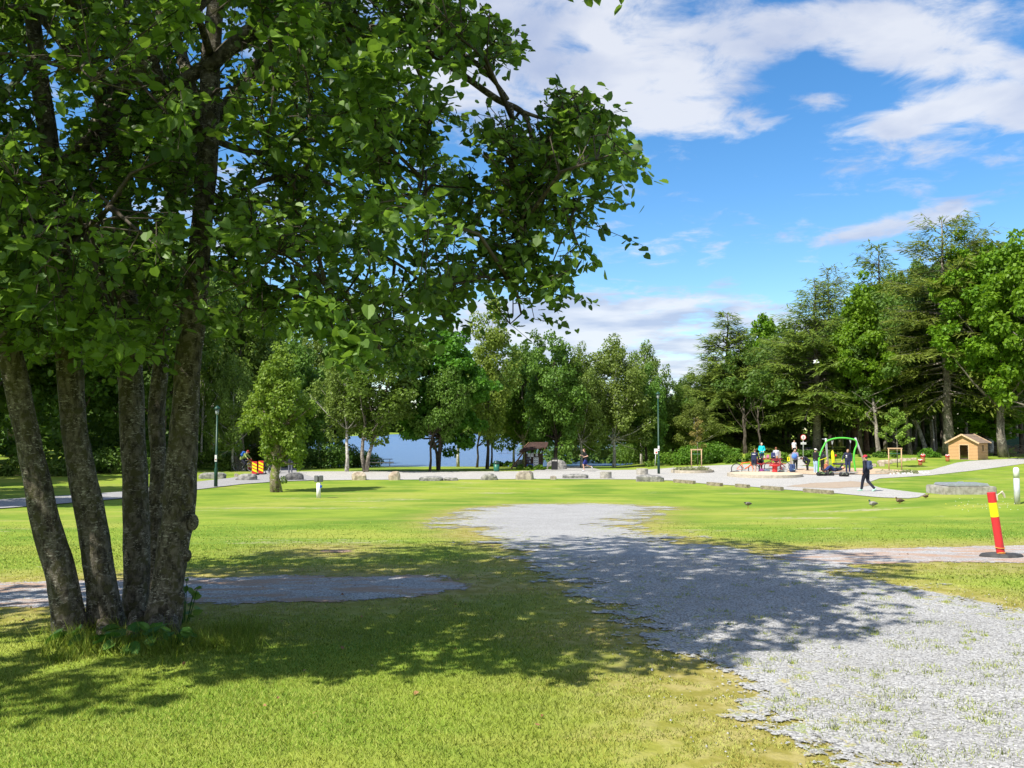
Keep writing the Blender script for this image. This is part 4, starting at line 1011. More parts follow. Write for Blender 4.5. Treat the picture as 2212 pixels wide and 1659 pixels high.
# loose stones
ns = 42000
x = rg.uniform(-1, 8.5, ns * 3); y = 3.3 + 8 * rg.uniform(0, 1, ns * 3) ** 1.5
d = polydist(x, y, track); keep = (d > -.55) & (np.abs(x) < .66 * y + .8) & (rg.random(ns * 3) < np.clip((d + .2) / .9, .025, 1)); x, y = x[keep][:ns], y[keep][:ns]; n = len(x)
T = np.array([[1, 0, 0], [0, 1, 0], [-1, 0, 0], [0, -1, 0], [0, 0, .8], [0, 0, -.5]]); FT = np.array([[0, 1, 4], [1, 2, 4], [2, 3, 4], [3, 0, 4]])
s_ = rg.uniform(.004, .0095, n)[:, None, None]; an = rg.uniform(0, 6.28, n); ca, sa = np.cos(an), np.sin(an)
J = T[None] * rg.uniform(.6, 1.3, (n, 6, 3)) * s_
V = np.stack([J[..., 0] * ca[:, None] - J[..., 1] * sa[:, None] + x[:, None], J[..., 0] * sa[:, None] + J[..., 1] * ca[:, None] + y[:, None], J[..., 2] + tz(x, y)[:, None] + .012], -1)
m, nt, out = newmat('loose_stones'); v_ = N(nt, 'ShaderNodeAttribute', attribute_name='v').outputs['Fac']
p = N(nt, 'ShaderNodeBsdfPrincipled', {'Base Color': mixc(nt, v_, (.22, .22, .215), (.42, .42, .41)), 'Roughness': .9, 'Specular IOR Level': .2}); nt.links.new(p.outputs[0], out.inputs[0])
tag(npmesh('gravel', V.reshape(-1, 3), ((np.arange(n) * 6)[:, None, None] + FT[None]).reshape(-1, 3), m, None, {'v': np.repeat(rg.uniform(0, 1, n), 6)}), 'loose light grey stones lying on the gravel track', 'gravel', kind='stuff')
xs = rg.uniform(-6, 6, 170); ys = rg.uniform(4.2, 13, 170); k_ = (np.abs(xs) < .62 * ys) & (polydist(xs, ys, track) < 0); xs, ys = xs[k_], ys[k_]; n = len(xs)
V, Fc, k_ = leaves_geo(np.stack([xs, ys, tz(xs, ys) + .022], 1), unit(np.array([0, 0, 1.]) + rg.normal(size=(n, 3)) * .35), unit(rg.normal(size=(n, 3)) * np.array([1, 1, .2])), rg.uniform(.012, .030, n), 'round')
tag(npmesh('fallen_leaves', V, Fc, leafmat('fallen_leaf', (.16, .07, .03), (.34, .20, .08), .1), None, {'v': np.repeat(rg.uniform(0, 1, n), k_)}), 'small brown fallen leaves scattered over the lawn', 'leaves', kind='stuff')
# small white and yellow flowers on the mound
def flowers(label, px0, px1, py0, py1, n, col, seed):
    r_ = random.Random(seed); mb = MB()
    for i in range(n):
        g_ = G(r_.uniform(px0, px1), r_.uniform(py0, py1)); mb.ell(g_ + Vector((0, 0, .03)), (.010, .010, .006), n=6)
    tag(mb.build('wild_flowers', M('petals_' + str(seed), col, .6)), label, 'flowers', kind='stuff')
flowers('small white daisies in the grass below the concrete hatch', 2060, 2200, 1078, 1108, 34, (.85, .85, .8), 1)
flowers('small yellow flowers in the grass below the concrete hatch', 2040, 2110, 1090, 1104, 12, (.8, .65, .05), 2)
flowers('white flowers in the undergrowth beside the notice board', 1180, 1240, 998, 1006, 90, (.8, .8, .7), 3)
# ------------------------------------------------------------------ stones
def rock(label, px0, px1, ytop, ybase, seed, name='boulder', mat=None, flat=1.0, square=.35, depth=.7, group=None):
    pc = (px0 + px1) / 2; g_ = G(pc, ybase); D = g_.y; W = (px1 - px0) / F * D; Hh = (ybase - ytop) / F * D * flat
    r_ = random.Random(seed)
    bm = bmesh.new(); bmesh.ops.create_icosphere(bm, subdivisions=3, radius=1)
    ph = [Vector((r_.uniform(-1, 1), r_.uniform(-1, 1), r_.uniform(-1, 1))).normalized() for _ in range(9)]; offs = [r_.uniform(.62, .95) for _ in range(9)]
    for v in bm.verts:
        p_ = v.co.copy()
        for q, o_ in zip(ph, offs):      # cut flat facets
            t = p_.dot(q)
            if t > o_: p_ -= q * (t - o_)
        p_ = Vector([math.copysign(abs(c_) ** (1 - square), c_) for c_ in p_])
        p_ *= 1 + .05 * math.sin(9 * p_.x + seed) * math.sin(8 * p_.y + 1) + r_.uniform(-.02, .02)
        v.co = Vector((p_.x * W / 2, p_.y * min(W * depth, .9) / 2, max(-.3, p_.z * .62) * Hh / .62 * .9 + Hh * .12))
    me = bpy.data.meshes.new(name); bm.to_mesh(me); bm.free(); me.materials.append(mat or ROCK)
    o = bpy.data.objects.new(name, me); link(o); o.location = g_; o.rotation_euler = (0, 0, r_.uniform(-.15, .15))
    return tag(o, label, 'stone', group)
ROCK = M('pale_boulder_stone', (.40, .35, .28), .9, (.20, .17, .14), 3.5, .9)
ROCKG = M('grey_boulder_stone', (.31, .30, .275), .9, (.12, .12, .11), 5, 1.0)
ROCKD = M('dark_slate_stone', (.14, .135, .13), .85, (.05, .05, .05), 6, 1.0)
ROCKW = M('cream_boulder_stone', (.48, .41, .31), .9, (.27, .21, .15), 3, .7)
rock('tan boulder beside the pale path, right of the grey meter post', 759, 791, 1019, 1037, 1, mat=ROCKW)
rock('tan boulder beside the pale path, second to the right of the meter post', 839, 865, 1018, 1037, 2, mat=ROCKW)
rock('flat grey stone at the lawn edge, left of the two low flat stones', 906, 956, 1029, 1038, 3, mat=ROCKG, square=.5)
rock('small flat dark stone at the lawn edge beside the flat grey one', 957, 990, 1031, 1038, 4, mat=ROCKG, square=.4)
rock('low wedge-shaped stone below the green litter bin', 1037, 1075, 1022, 1036.5, 5, mat=ROCKG)
rock('largest blocky boulder on the lawn edge below the notice board', 1114, 1156, 1017, 1035.5, 6, mat=ROCK)
rock('smallest cube-like stone between the blocky boulder and the long stone', 1188, 1202, 1027, 1036, 7, mat=ROCK, square=.5)
rock('long low weathered stone below the running man', 1211, 1271, 1024, 1033.5, 8, mat=ROCKG, square=.55, depth=.4)
rock('long upright-edged weathered stone in front of the right concrete ring', 1374, 1434, 1027, 1040, 9, mat=ROCKG, square=.6, depth=.4)
rock('dark flat layered rock below the woman in dark clothes', 615, 656, 1021, 1037.5, 10, mat=ROCKD, square=.3)
rock('grey layered rock below the striped boards', 514, 555, 1022, 1037.5, 11, mat=ROCKG)
rock('small round pale stone left of the grey layered rock', 506, 517, 1022.5, 1030, 12, mat=ROCK)
rock('small flat stone at the foot of the grey layered rock', 509, 522, 1032.5, 1037.5, 13, mat=ROCKD)
rock('long pale slab in the grass behind the left lamp post', 430, 487, 1021, 1034, 14, mat=ROCKG, square=.6, depth=.3)
rock('grey mossy rock behind the black bin', 1181, 1224, 994, 1014, 15, mat=ROCKG)
rock('large grey rock under the sloping side of the notice board shelter', 1112, 1142, 993, 1009, 16, mat=ROCKG)
for i, (a_, b_, t_, c_, lb) in enumerate([(1896, 1926, 993, 1002, 'long cream boulder at the wood edge left of the young tree'), (1924, 1944, 991, 999, 'cream boulder behind the stake frame of the young tree'),
        (1940, 1958, 989, 996, 'small cream boulder right of the young tree'), (1952, 1968, 988.5, 994.5, 'flat cream stone right of the young tree, second from the end'), (1966, 1980, 988, 994, 'last cream stone of the row, nearest the toadstools'),
        (1882, 1894, 1001, 1008, 'small pale stone nearest the swing, at the end of the boulder row'), (1898, 1912, 1000, 1007, 'small pale stone in front of the long cream boulder')]):
    rock(lb, a_, b_, t_, c_, 30 + i, mat=ROCKW, group='cream boulders at the edge of the wood')
r3 = random.Random(8)
gp = 'small white stones edging the grey path by the young tree'
for i in range(34):
    px = 1924 + i * 2.5 + r3.uniform(-1, 1); py = 1024.5 - (px - 1924) * .018 + r3.uniform(-3.2, 1.2)
    rock('fist-sized white stone edging the path in front of the young staked tree', px - r3.uniform(1.6, 3), px + r3.uniform(1.6, 3), py - 3.2, py, 100 + i, 'edging_stone', M('white_stone', (.74, .72, .68), .9, (.5, .48, .44), 6), group=gp)
CONC = M('weathered_concrete', (.40, .38, .33), .95, (.24, .225, .19), 5, .5)
CONCL = M('sandy_concrete', (.46, .41, .32), .95, (.34, .30, .23), 6, .4)
def kerb(label, p0, p1, h=.16, w=.22):
    a_, b_ = G(*p0), G(*p1); mb = MB(); d = (b_ - a_); mb.bar(Vector((0, 0, h / 2 - .04)), d + Vector((0, 0, h / 2 - .04)), w, h + .1)
    o = mb.build('kerb_stone', M('mossy_kerb', (.30, .26, .18), .95, (.16, .14, .09), 7, .6), bevel=.02); o.location = a_; tag(o, label, 'kerb stone')
kerb('low kerb stone at the lawn edge, nearest the long weathered stone', (1457, 1042), (1500, 1045.5))
kerb('short kerb stone at the square edge, second from the left', (1529, 1048), (1559, 1050.5))
kerb('shortest kerb stone at the square edge, third from the left', (1591, 1052), (1617, 1054.5))
kerb('long kerb stone at the square edge below the red round table', (1646, 1056.5), (1690, 1060))
kerb('long grassy kerb stone at the square edge left of the walking man', (1738, 1063), (1798, 1068))
def ring(label, px, ytop, ybase, wpx):
    g_ = G(px, ybase); g_.y += .33; D = g_.y; r0 = wpx / 2 / F * D; h = (ybase - ytop) / F * D * .93
    t = thing('concrete_ring', label, 'concrete ring', g_)
    mb = MB(); mb.lathe([(r0, -.05), (r0, h - .02), (r0 - .02, h), (r0 - .07, h), (r0 - .08, h - .02), (r0 - .08, h - .12)], 36); mb.build('ring_wall', CONC, t, smooth=False)
    mb = MB(); mb.lathe([(r0 - .085, h - .2), (r0 - .085, h - .1), (r0 * .4, h - .08)], 24); mb.build('fill_soil', M('ring_soil', (.16, .13, .09), .95), t)
    mb = MB(); mb.lathe([(.018, 0), (.018, .012)], 10); o = mb.build('lifting_hole', M('hole_dark', (.03, .03, .03), .9), t); o.rotation_euler = (math.pi / 2, 0, 0); o.location = (0, -r0 + .006, h * .62)
ring('short concrete ring standing on the lawn edge right of the runner', 1310, 1018.5, 1034.5, 25)
ring('short concrete ring on the pale path left of the right lamp post', 1389, 1012, 1026, 25)
# ------------------------------------------------------------------ street furniture
GREEN = M('dark_green_paint', (.012, .06, .035), .4, (.008, .04, .025), 3)
STEEL = M('galvanised_steel', (.52, .54, .55), .38, (.40, .42, .43), 8, metallic=.7)
PALES = M('pale_grey_steel', (.60, .61, .62), .45, (.48, .49, .5), 8, metallic=.3)
WHITE = M('white_paint', (.82, .82, .80), .5, (.70, .70, .68), 5)
BLACK = M('black_plastic', (.02, .02, .022), .5)
DARKW = M('dark_stained_wood', (.07, .035, .022), .8, (.04, .02, .014), 8, .4, stretch=(1, 1, 6))
GLASS = M('lamp_glass', (.30, .34, .33), .25)
REDP = M('red_plastic', (.60, .03, .033), .5, (.40, .035, .035), 9, lo=.25, hi=.55)
YEL = M('yellow_reflector', (.80, .80, .01), .4, (.74, .72, .01), 4)
def lamp_post(label, px, yb, yt, notice_y):
    g_ = G(px, yb); D = g_.y; H = at(px, yt, D).z - g_.z; t = thing('lamp_post', label, 'lamp post', g_)
    mb = MB(); mb.lathe([(.09, -.05), (.09, .9), (.075, .95), (.055, 1.0), (.04, H - .46)], 14); mb.build('pole', GREEN, t, smooth=True)
    mb = MB(); mb.lathe([(.04, H - .48), (.075, H - .42), (.10, H - .2)], 14); mb.build('lantern_glass', GLASS, t, smooth=True)
    mb = MB(); mb.lathe([(.10, H - .2), (.17, H - .18), (.14, H - .12), (.04, H - .02), (.01, H)], 16); mb.build('lantern_cap', GREEN, t, smooth=True)
    zc_ = at(px, notice_y, D).z - g_.z; mb = MB(); mb.box((0, -.06, zc_), (.11, .04, .34)); mb.build('notice_plate', WHITE, t, bevel=.01)
    mb = MB(); mb.box((0, -.085, zc_ - .06), (.06, .012, .06)); mb.build('notice_mark', M('notice_ink', (.25, .05, .05), .6), t)
    return t
lamp_post('tall green lamp post on the pale square, right of the concrete rings', 1423, 1024, 846, 968.5)
lamp_post('tall green lamp post beside the grey path on the left', 466, 1052.5, 876, 990)
# sign on thin leaning pole by right lamp
def pole_sign(name, label, px, yb, px2, yc, parts, cat='sign', r=.028, mat=None, top=None):
    g_ = G(px, yb); D = g_.y; c_ = at(px2, yc, D) - g_; t = thing(name, label, cat, g_)
    mb = MB(); e_ = c_ if top is None else at(px2, top, D) - g_
    mb.tube([(0, 0, -.05), e_], r, 8); mb.build('pole', mat or PALES, t, smooth=True)
    parts(t, c_); return t
def sq(t, c_):
    mb = MB(); mb.box((c_.x, -.04, c_.z), (.30, .02, .44)); mb.build('sign_plate', WHITE, t, bevel=.006)
    mb = MB(); mb.lathe([(.07, 0), (.07, .006)], 20); o = mb.build('red_mark', REDP, t); o.rotation_euler = (math.pi / 2, 0, 0); o.location = (c_.x + .02, -.052, c_.z - .09)
pole_sign('small_sign', 'white square sign with a red mark on a leaning pole by the right lamp post', 1414.5, 1011, 1417, 975, sq)
def ring_sign(t, c_, rad, dark):
    def disc(name, r0, mat, y, th=.006):
        mb = MB(); mb.lathe([(r0, 0), (r0, th)], 40); o = mb.build(name, mat, t); o.rotation_euler = (math.pi / 2, 0, 0); o.location = (c_.x, y, c_.z); return o
    disc('sign_back', rad, REDP, -.040, .012); disc('sign_face', rad * .80, WHITE, -.053)
    mb = MB(); mb.box((0, 0, .02), (rad * .62, .004, rad * .13)); mb.box((0, 0, rad * .14), (rad * .36, .004, rad * .14))
    mb.lathe([(rad * .08, -.002), (rad * .08, .002)], 12); 
    mb2 = MB()
    for sx in (-1, 1): mb2.tube([(sx * rad * .2, -.002, -rad * .06), (sx * rad * .2, .002, -rad * .06)], rad * .075, 12)
    for sx in (-1, 1): mb2.tube([(sx * rad * .2, -.002, -rad * .42), (sx * rad * .2, .002, -rad * .42)], rad * .10, 12)
    mb2.box((0, 0, -rad * .34), (rad * .34, .004, rad * .06)); mb2.box((rad * .12, 0, -rad * .26), (rad * .06, .004, rad * .14), ry=.5)
    mb2.box((0, 0, .02), (rad * .62, .004, rad * .13)); mb2.box((0, 0, rad * .14), (rad * .36, .004, rad * .14))
    o = mb2.build('vehicle_symbol', BLACK, t); o.location = (c_.x, -.064, c_.z)
def sg_r(t, c_):
    ring_sign(t, c_, .235, 0)
    mb = MB(); mb.box((c_.x, -.045, c_.z - .52), (.46, .015, .17)); mb.build('text_plate', WHITE, t, bevel=.005)
    mb = MB()
    for i in range(7): mb.box((c_.x - .16 + i * .054, -.055, c_.z - .52), (.034, .004, .05))
    mb.build('plate_lettering', M('plate_ink', (.12, .12, .12), .6), t)
pole_sign('prohibition_sign', 'round red and white prohibition sign with a plate below on the path into the wood', 1735, 990, 1735, 944.5, sg_r, top=940)
def sg_l(t, c_):
    ring_sign(t, c_, .26, 0)
    mb = MB(); mb.box((c_.x, -.045, c_.z - .42), (.50, .015, .2)); mb.build('text_plate', M('grey_plate', (.45, .45, .44), .5), t, bevel=.005)
pole_sign('prohibition_sign', 'shaded round prohibition sign on a leaning pole behind the left lamp post', 457, 1006, 463.5, 956, sg_l, top=953)
def sg_s(t, c_):
    mb = MB(); mb.box((c_.x - .18, -.04, c_.z), (.55, .02, .32)); mb.build('sign_plate', WHITE, t, bevel=.006)
    mb = MB(); mb.box((c_.x + .05, -.045, c_.z - 1.9), (.10, .02, .6)); mb.build('pole_marker', WHITE, t)
pole_sign('small_sign', 'small white rectangular sign on a dark pole above the cyclist', 509, 1006, 509, 935, sg_s, mat=GREEN, r=.04, top=932)
def mk_board(label, px, yb, yt, wpx):
    g_ = G(px, yb); D = g_.y; H = (yb - yt) / F * D; W = wpx / F * D; t = thing('marker_board', label, 'marker board', g_)
    mb = MB(); mb.box((0, 0, .09 + (H - .09) / 2), (W, .035, H - .09)); mb.build('panel', REDP, t, bevel=.015)
    n = 3; st = MB()
    for i in range(n):
        z0 = .16 + (H - .3) * (i + .12) / n; hs = (H - .3) / n * .62; sl = W * .42
        vs = [(-W * .44, -.02, z0 + sl), (W * .44, -.02, z0), (W * .44, -.02, z0 + hs), (-W * .44, -.02, z0 + hs + sl)]
        vs2 = [(x, -.023, z) for x, _, z in vs]; st.add(vs + vs2, [(0, 1, 2, 3), (7, 6, 5, 4), (0, 4, 5, 1), (1, 5, 6, 2), (2, 6, 7, 3), (3, 7, 4, 0)])
    st.build('yellow_stripes', YEL, t)
    mb = MB(); mb.box((0, 0, .05), (W * 1.6, .42, .10)); mb.build('rubber_foot', BLACK, t, bevel=.02)
g0 = 'red and yellow striped marker boards closing the path'
mk_board('red and yellow striped board right under the cyclist, leftmost of the three', 539, 1017, 992, 11)
mk_board('red and yellow striped board in the middle of the three, nearest to the lawn', 549.5, 1027, 997, 11.5)
mk_board('red and yellow striped board standing apart, rightmost of the three', 563.5, 1025.5, 995.5, 11.5)
# tree stumps
for i, (x0, x1, yt, yb, lb) in enumerate([(503, 514, 985, 1016, 'taller cut stump behind the rocks on the left'), (515, 530, 990, 1017, 'wide cut stump under the cyclist')]):
    g_ = G((x0 + x1) / 2, yb); D = g_.y; r0 = (x1 - x0) / 2 / F * D; H = (yb - yt) / F * D; t = thing('tree_stump', lb, 'stump', g_)
    mb = MB(); mb.tube([(0, 0, -.1), (0, 0, .2), (0, 0, H - .01)], [r0 * 1.25, r0, r0 * .95], 16, lump=.05, seed=i); mb.build('bark', BARK_GY, t, smooth=False)
    mb = MB(); mb.lathe([(r0 * .9, H - .03), (r0 * .88, H + .004), (r0 * .3, H + .006)], 16); mb.build('cut_face', M('cut_wood', (.42, .34, .24), .9), t)
# meter post with two dark boxes
g_ = G(688, 1076); D = g_.y; t = thing('meter_post', 'white post with grey twin boxes standing on the lawn near the mossy pollard', 'post', g_); H = 50 / F * D
mb = MB(); mb.lathe([(.085, -.05), (.085, H * .66)], 16); mb.build('post', WHITE, t, smooth=True)
mb = MB(); mb.box((-.075, -.02, H * .83), (.17, .14, H * .27), rz=-.35); mb.box((.085, -.02, H * .83), (.17, .14, H * .27), rz=.35); mb.build('meter_box', M('grey_box_paint', (.13, .135, .14), .5), t, bevel=.015)
mb = MB(); mb.tube([(.02, .1, H * .70), (.02, .1, H * .96)], .14, 16); mb.build('back_drum', PALES, t, smooth=True)
mb = MB(); mb.box((.10, -.03, H * .5), (.09, .08, .1)); mb.build('blue_socket', M('blue_plastic', (.02, .08, .45), .4), t, bevel=.01)
# picnic table
def picnic_table(label, px, yb, wpx, mat, rz=0, W=None):
    g_ = G(px, yb); D = g_.y; W = W or wpx / F * D; t = thing('picnic_table', label, 'picnic table', g_, rz)
    mb = MB()
    for i in range(5): mb.box((0, -.30 + i * .15, .74), (W * .93, .135, .04))
    mb.build('table_top', mat, t, bevel=.006)
    for s_ in (-1, 1):
        mb = MB(); mb.box((0, s_ * .68, .44), (W, .13, .04)); mb.box((0, s_ * .82, .44), (W, .13, .04)); mb.build('bench', mat, t, bevel=.006)
    for sx in (-1, 1):
        mb = MB()
        for s_ in (-1, 1): mb.bar((sx * W * .36, s_ * .75, -.02), (sx * W * .36, s_ * .25, .71), .05, .10)
        mb.bar((sx * W * .36 + .05, -.88, .40), (sx * W * .36 + .05, .88, .40), .05, .09); mb.build('leg_frame', mat, t)
    return t
picnic_table('weathered grey picnic table beside the lake', 820, 1009, 60, M('grey_wood', (.20, .18, .16), .85, (.12, .11, .10), 7, .3), .15)
# litter bins
g_ = G(1072.5, 1019); D = g_.y; t = thing('litter_bin', 'round green litter bin under the shore trees', 'litter bin', g_); H = 23.5 / F * D; r0 = 6.2 / F * D
mb = MB(); mb.lathe([(r0 * .8, 0), (r0, .1), (r0, H * .72)], 24); mb.build('bin_body', M('green_bin_plastic', (.02, .14, .09), .4), t, smooth=True)
mb = MB(); mb.lathe([(r0 * 1.08, H * .72), (r0 * 1.08, H * .84), (r0 * .95, H * .9), (r0 * .8, H), (r0 * .1, H * 1.02)], 24); mb.build('bin_lid', GREEN, t, smooth=False)
mb = MB(); mb.box((0, -r0 * 1.06, H * .80), (r0 * 1.0, .02, H * .07)); mb.build('bin_slot', BLACK, t)
g_ = G(1198, 1015.5); D = g_.y; t = thing('litter_bin', 'square black litter bin with an open top frame beside the notice board', 'litter bin', g_); H = 26 / F * D; W = 13 / F * D
mb = MB(); mb.box((0, 0, H * .36), (W, W, H * .72)); mb.build('bin_body', BLACK, t, bevel=.02)
mb = MB()
for sx in (-1, 1):
    for sy in (-1, 1): mb.box((sx * W * .46, sy * W * .46, H * .83), (.035, .035, H * .24))
mb.box((0, 0, H * .97), (W * 1.04, W * 1.04, .05)); mb.build('top_frame', BLACK, t)
# notice board shelter
g_ = G(1153.5, 1013); D = g_.y; t = thing('notice_board_shelter', 'dark wooden notice board with a sloping roof beside the path', 'notice board', g_); s_ = D / F
zt = lambda py: at(1153.5, py, D).z - g_.z
for x_, nm in ((-17.7 * s_, 0), (17.7 * s_, 1)):
    mb = MB(); mb.box((x_, 0, zt(975) / 2 - .05), (.12, .12, zt(975) + .1)); mb.build('post', DARKW, t)
mb = MB()
for i in range(9): mb.box((0, .0, .12 + i * (zt(980) - .12) / 9 + .07), (34 * s_ - .02, .05, (zt(980) - .12) / 9 - .008))
mb.build('board', DARKW, t)
mb = MB(); zr = zt(960)
L_ = -31 * s_; R_x = 29 * s_
vs = [(L_, -.55, zt(977)), (R_x - .05, -.55, zr - .22), (R_x + .1, .65, zr + .12), (L_ + .9, .65, zr + .12)]
mb.add([(x, y, z) for x, y, z in vs] + [(x, y, z + .06) for x, y, z in vs], [(3, 2, 1, 0), (4, 5, 6, 7), (0, 1, 5, 4), (1, 2, 6, 5), (2, 3, 7, 6), (3, 0, 4, 7)])
mb.build('roof', M('roof_boards', (.06, .03, .022), .85, (.03, .016, .012), 6), t)
for a_, b_ in (((L_, -.57, zt(976)), (-10 * s_, .6, zr + .12)), ((R_x - .25, -.57, zt(969)), (R_x, .6, zt(960)))):
    mb = MB(); mb.bar(a_, b_, .05, .15); mb.build('verge_board', M('brown_wood', (.22, .12, .07), .8, (.14, .08, .05), 6), t)
mb = MB(); mb.bar((-14 * s_, .1, zt(966)), (-50 * s_, .1, -.02), .11, .12); mb.bar((-22 * s_, .12, zt(974)), (-36 * s_, .12, zt(985)), .08, .09); mb.build('sloping_brace', M('brown_wood', (.2, .1, .06)), t)
mb = MB(); mb.bar((8 * s_, .05, zt(985)), (16 * s_, -.3, zt(970)), .08); mb.build('knee_brace', DARKW, t)
for (x0, x1, y0, y1) in [(-13.3, -8.2, 979, 987), (-7.2, -4.6, 979.5, 986.8), (-4.1, -1, 978.5, 987), (3.8, 8, 978.5, 985.5), (-8.6, -6.2, 988.2, 990.5), (-1.2, 9.6, 988.3, 1010.2), (-9.5, -8.2, 995, 999)]:
    mb = MB(); mb.box(((x0 + x1) / 2 * s_, -.035, (zt(y0) + zt(y1)) / 2), ((x1 - x0) * s_, .012, zt(y0) - zt(y1))); p_ = mb.build('poster', M('paper', (.78, .78, .76), .8), t)
    if x1 - x0 > 2.5:
        mb = MB(); rr = random.Random(int(x0 * 10)); nr_ = 5 if y1 - y0 > 12 else 2
        for j in range(nr_):
            for xx in ((.25, .72) if x1 - x0 > 6 else (.5,)):
                if rr.random() < .8: mb.box(((x0 + (x1 - x0) * xx) * s_, -.043, zt(y0 + (y1 - y0) * (j + .5) / nr_)), ((x1 - x0) * s_ * .28, .004, (zt(y0) - zt(y1)) / nr_ * .38))
        mb.build('print', M('poster_print', (.25, .27, .32), .8), p_)
cu = bpy.data.curves.new('graffiti', 'FONT'); cu.body = 'WAKE'; cu.size = .34; cu.extrude = .002; cu.offset = .006; cu.shear = .25; cu.align_x = 'CENTER'
tmp = bpy.data.objects.new('tmp', cu); me = bpy.data.meshes.new_from_object(tmp); bpy.data.objects.remove(tmp)
me.materials.append(M('blue_spray_paint', (.05, .12, .62), .5)); gr = bpy.data.objects.new('graffiti', me); link(gr, t); gr.location = (-7 * s_, -.033, zt(1008)); gr.rotation_euler = (math.pi / 2, -.12, 0)
# railing by the water
g_ = G(1105, 1003); t = thing('railing', 'thin dark metal railing on a stone landing at the water', 'railing', g_); D = g_.y; s_ = D / F
mb = MB(); zt = lambda py: at(1105, py, D).z - g_.z; RAIL = M('rail_metal', (.08, .06, .06), .5)
for py in (972, 979, 985): mb.tube([(-22 * s_, 0, zt(py)), (24 * s_, 0, zt(py))], .02, 6); mb.tube([(-22 * s_, 0, zt(py)), (-30 * s_, -1.2, zt(py + 1))], .02, 6)
mb.build('rails', RAIL, t)
for x_ in (-22, -8, 8, 24):
    mb = MB(); mb.tube([(x_ * s_, 0, -.3), (x_ * s_, 0, zt(971.5))], .025, 6); mb.build('rail_post', RAIL, t)
mb = MB(); mb.box((0, .4, zt(990) - .5), (52 * s_, 1.2, 1.0)); mb.build('stone_landing', ROCK, t, bevel=.08)
# young trees with stake frames, and the beds they stand in
WOODP = M('pale_stake_wood', (.52, .36, .20), .8, (.40, .27, .15), 6, .3, stretch=(1, 1, 5))
def stake_frame(label, px0, px1, yt, yb0):
    pc = (px0 + px1) / 2; g_ = G(pc, yb0); D = g_.y; W = (px1 - px0) / F * D; H = (yb0 - yt) / F * D; t = thing('stake_frame', label, 'tree stake', g_)
    for (x_, y_) in ((-W / 2, 0), (W / 2, -.1)):
        mb = MB(); mb.tube([(x_, y_, -.1), (x_, y_, H - .02)], .038, 10); mb.build('stake', WOODP, t, smooth=True)
    mb = MB(); mb.bar((-W / 2 - .07, 0, H), (W / 2 + .07, -.1, H), .05, .09); mb.build('crossbar', WOODP, t)
    mb = MB(); mb.bar((-W / 2, 0, H * .77), (W / 2, -.1, H * .77), .015, .04); mb.build('tie_strap', M('green_strap', (.03, .12, .08), .7), t)
    return g_, H
gA, hA = stake_frame('pale wooden stake frame round the young tree near the toadstools', 1920.6, 1946.5, 969, 1016)
gB, hB = stake_frame('pale wooden stake frame in the round bed right of the lamp post', 1494, 1515, 971.5, 1012)
def young_tree(label, px, yb, yt, wpx, leaf, seed, n, size):
    g_ = G(px, yb); D = g_.y; H = (yb - yt) / F * D; t = thing('young_tree', label, 'tree', g_); r_ = np.random.default_rng(seed); rr = random.Random(seed)
    W = wpx / 2 / F * D; mb = MB(); mb.tube([(0, 0, -.05), (.02, 0, H * .4), (-.02, 0, H * .7), (0, 0, H)], [.035, .03, .02, .006], 8)
    C, RR = [], []
    for i in range(n):
        f = .36 + .62 * i / n; an = i * 2.4; L = W * (1.15 - f) * rr.uniform(.9, 1.5); tip = Vector((math.cos(an) * L, math.sin(an) * L * .8, H * f + L * .55))
        mb.tube([(0, 0, H * f), tip * .5 + Vector((0, 0, H * f * .5 - .05)), tip], [.012, .009, .004], 5, cap=False)
        for q in (.45, .75, 1.0): C.append(np.array(Vector((0, 0, H * f)).lerp(tip, q))); RR.append(.19 * rr.uniform(.8, 1.3))
    C.append([0, 0, H]); RR.append(.15)
    mb.build('trunk', BARK_GY, t, smooth=True)
    V, Fc, vv = crown_leaves(r_, np.array(C), np.array(RR), 34, size); npmesh('crown', V, Fc, leaf, t, {'v': vv})
young_tree('sparse young tree with yellow green leaves in the stake frame near the toadstools', 1938.6, 1010, 884, 72, LEAF['ash'], 3, 13, .15)
young_tree('thin young tree with a few bronze leaves in the round bed', 1507, 1006, 905, 36, leafmat('bronze_leaves', (.16, .14, .04), (.30, .24, .07), .35), 4, 9, .12)
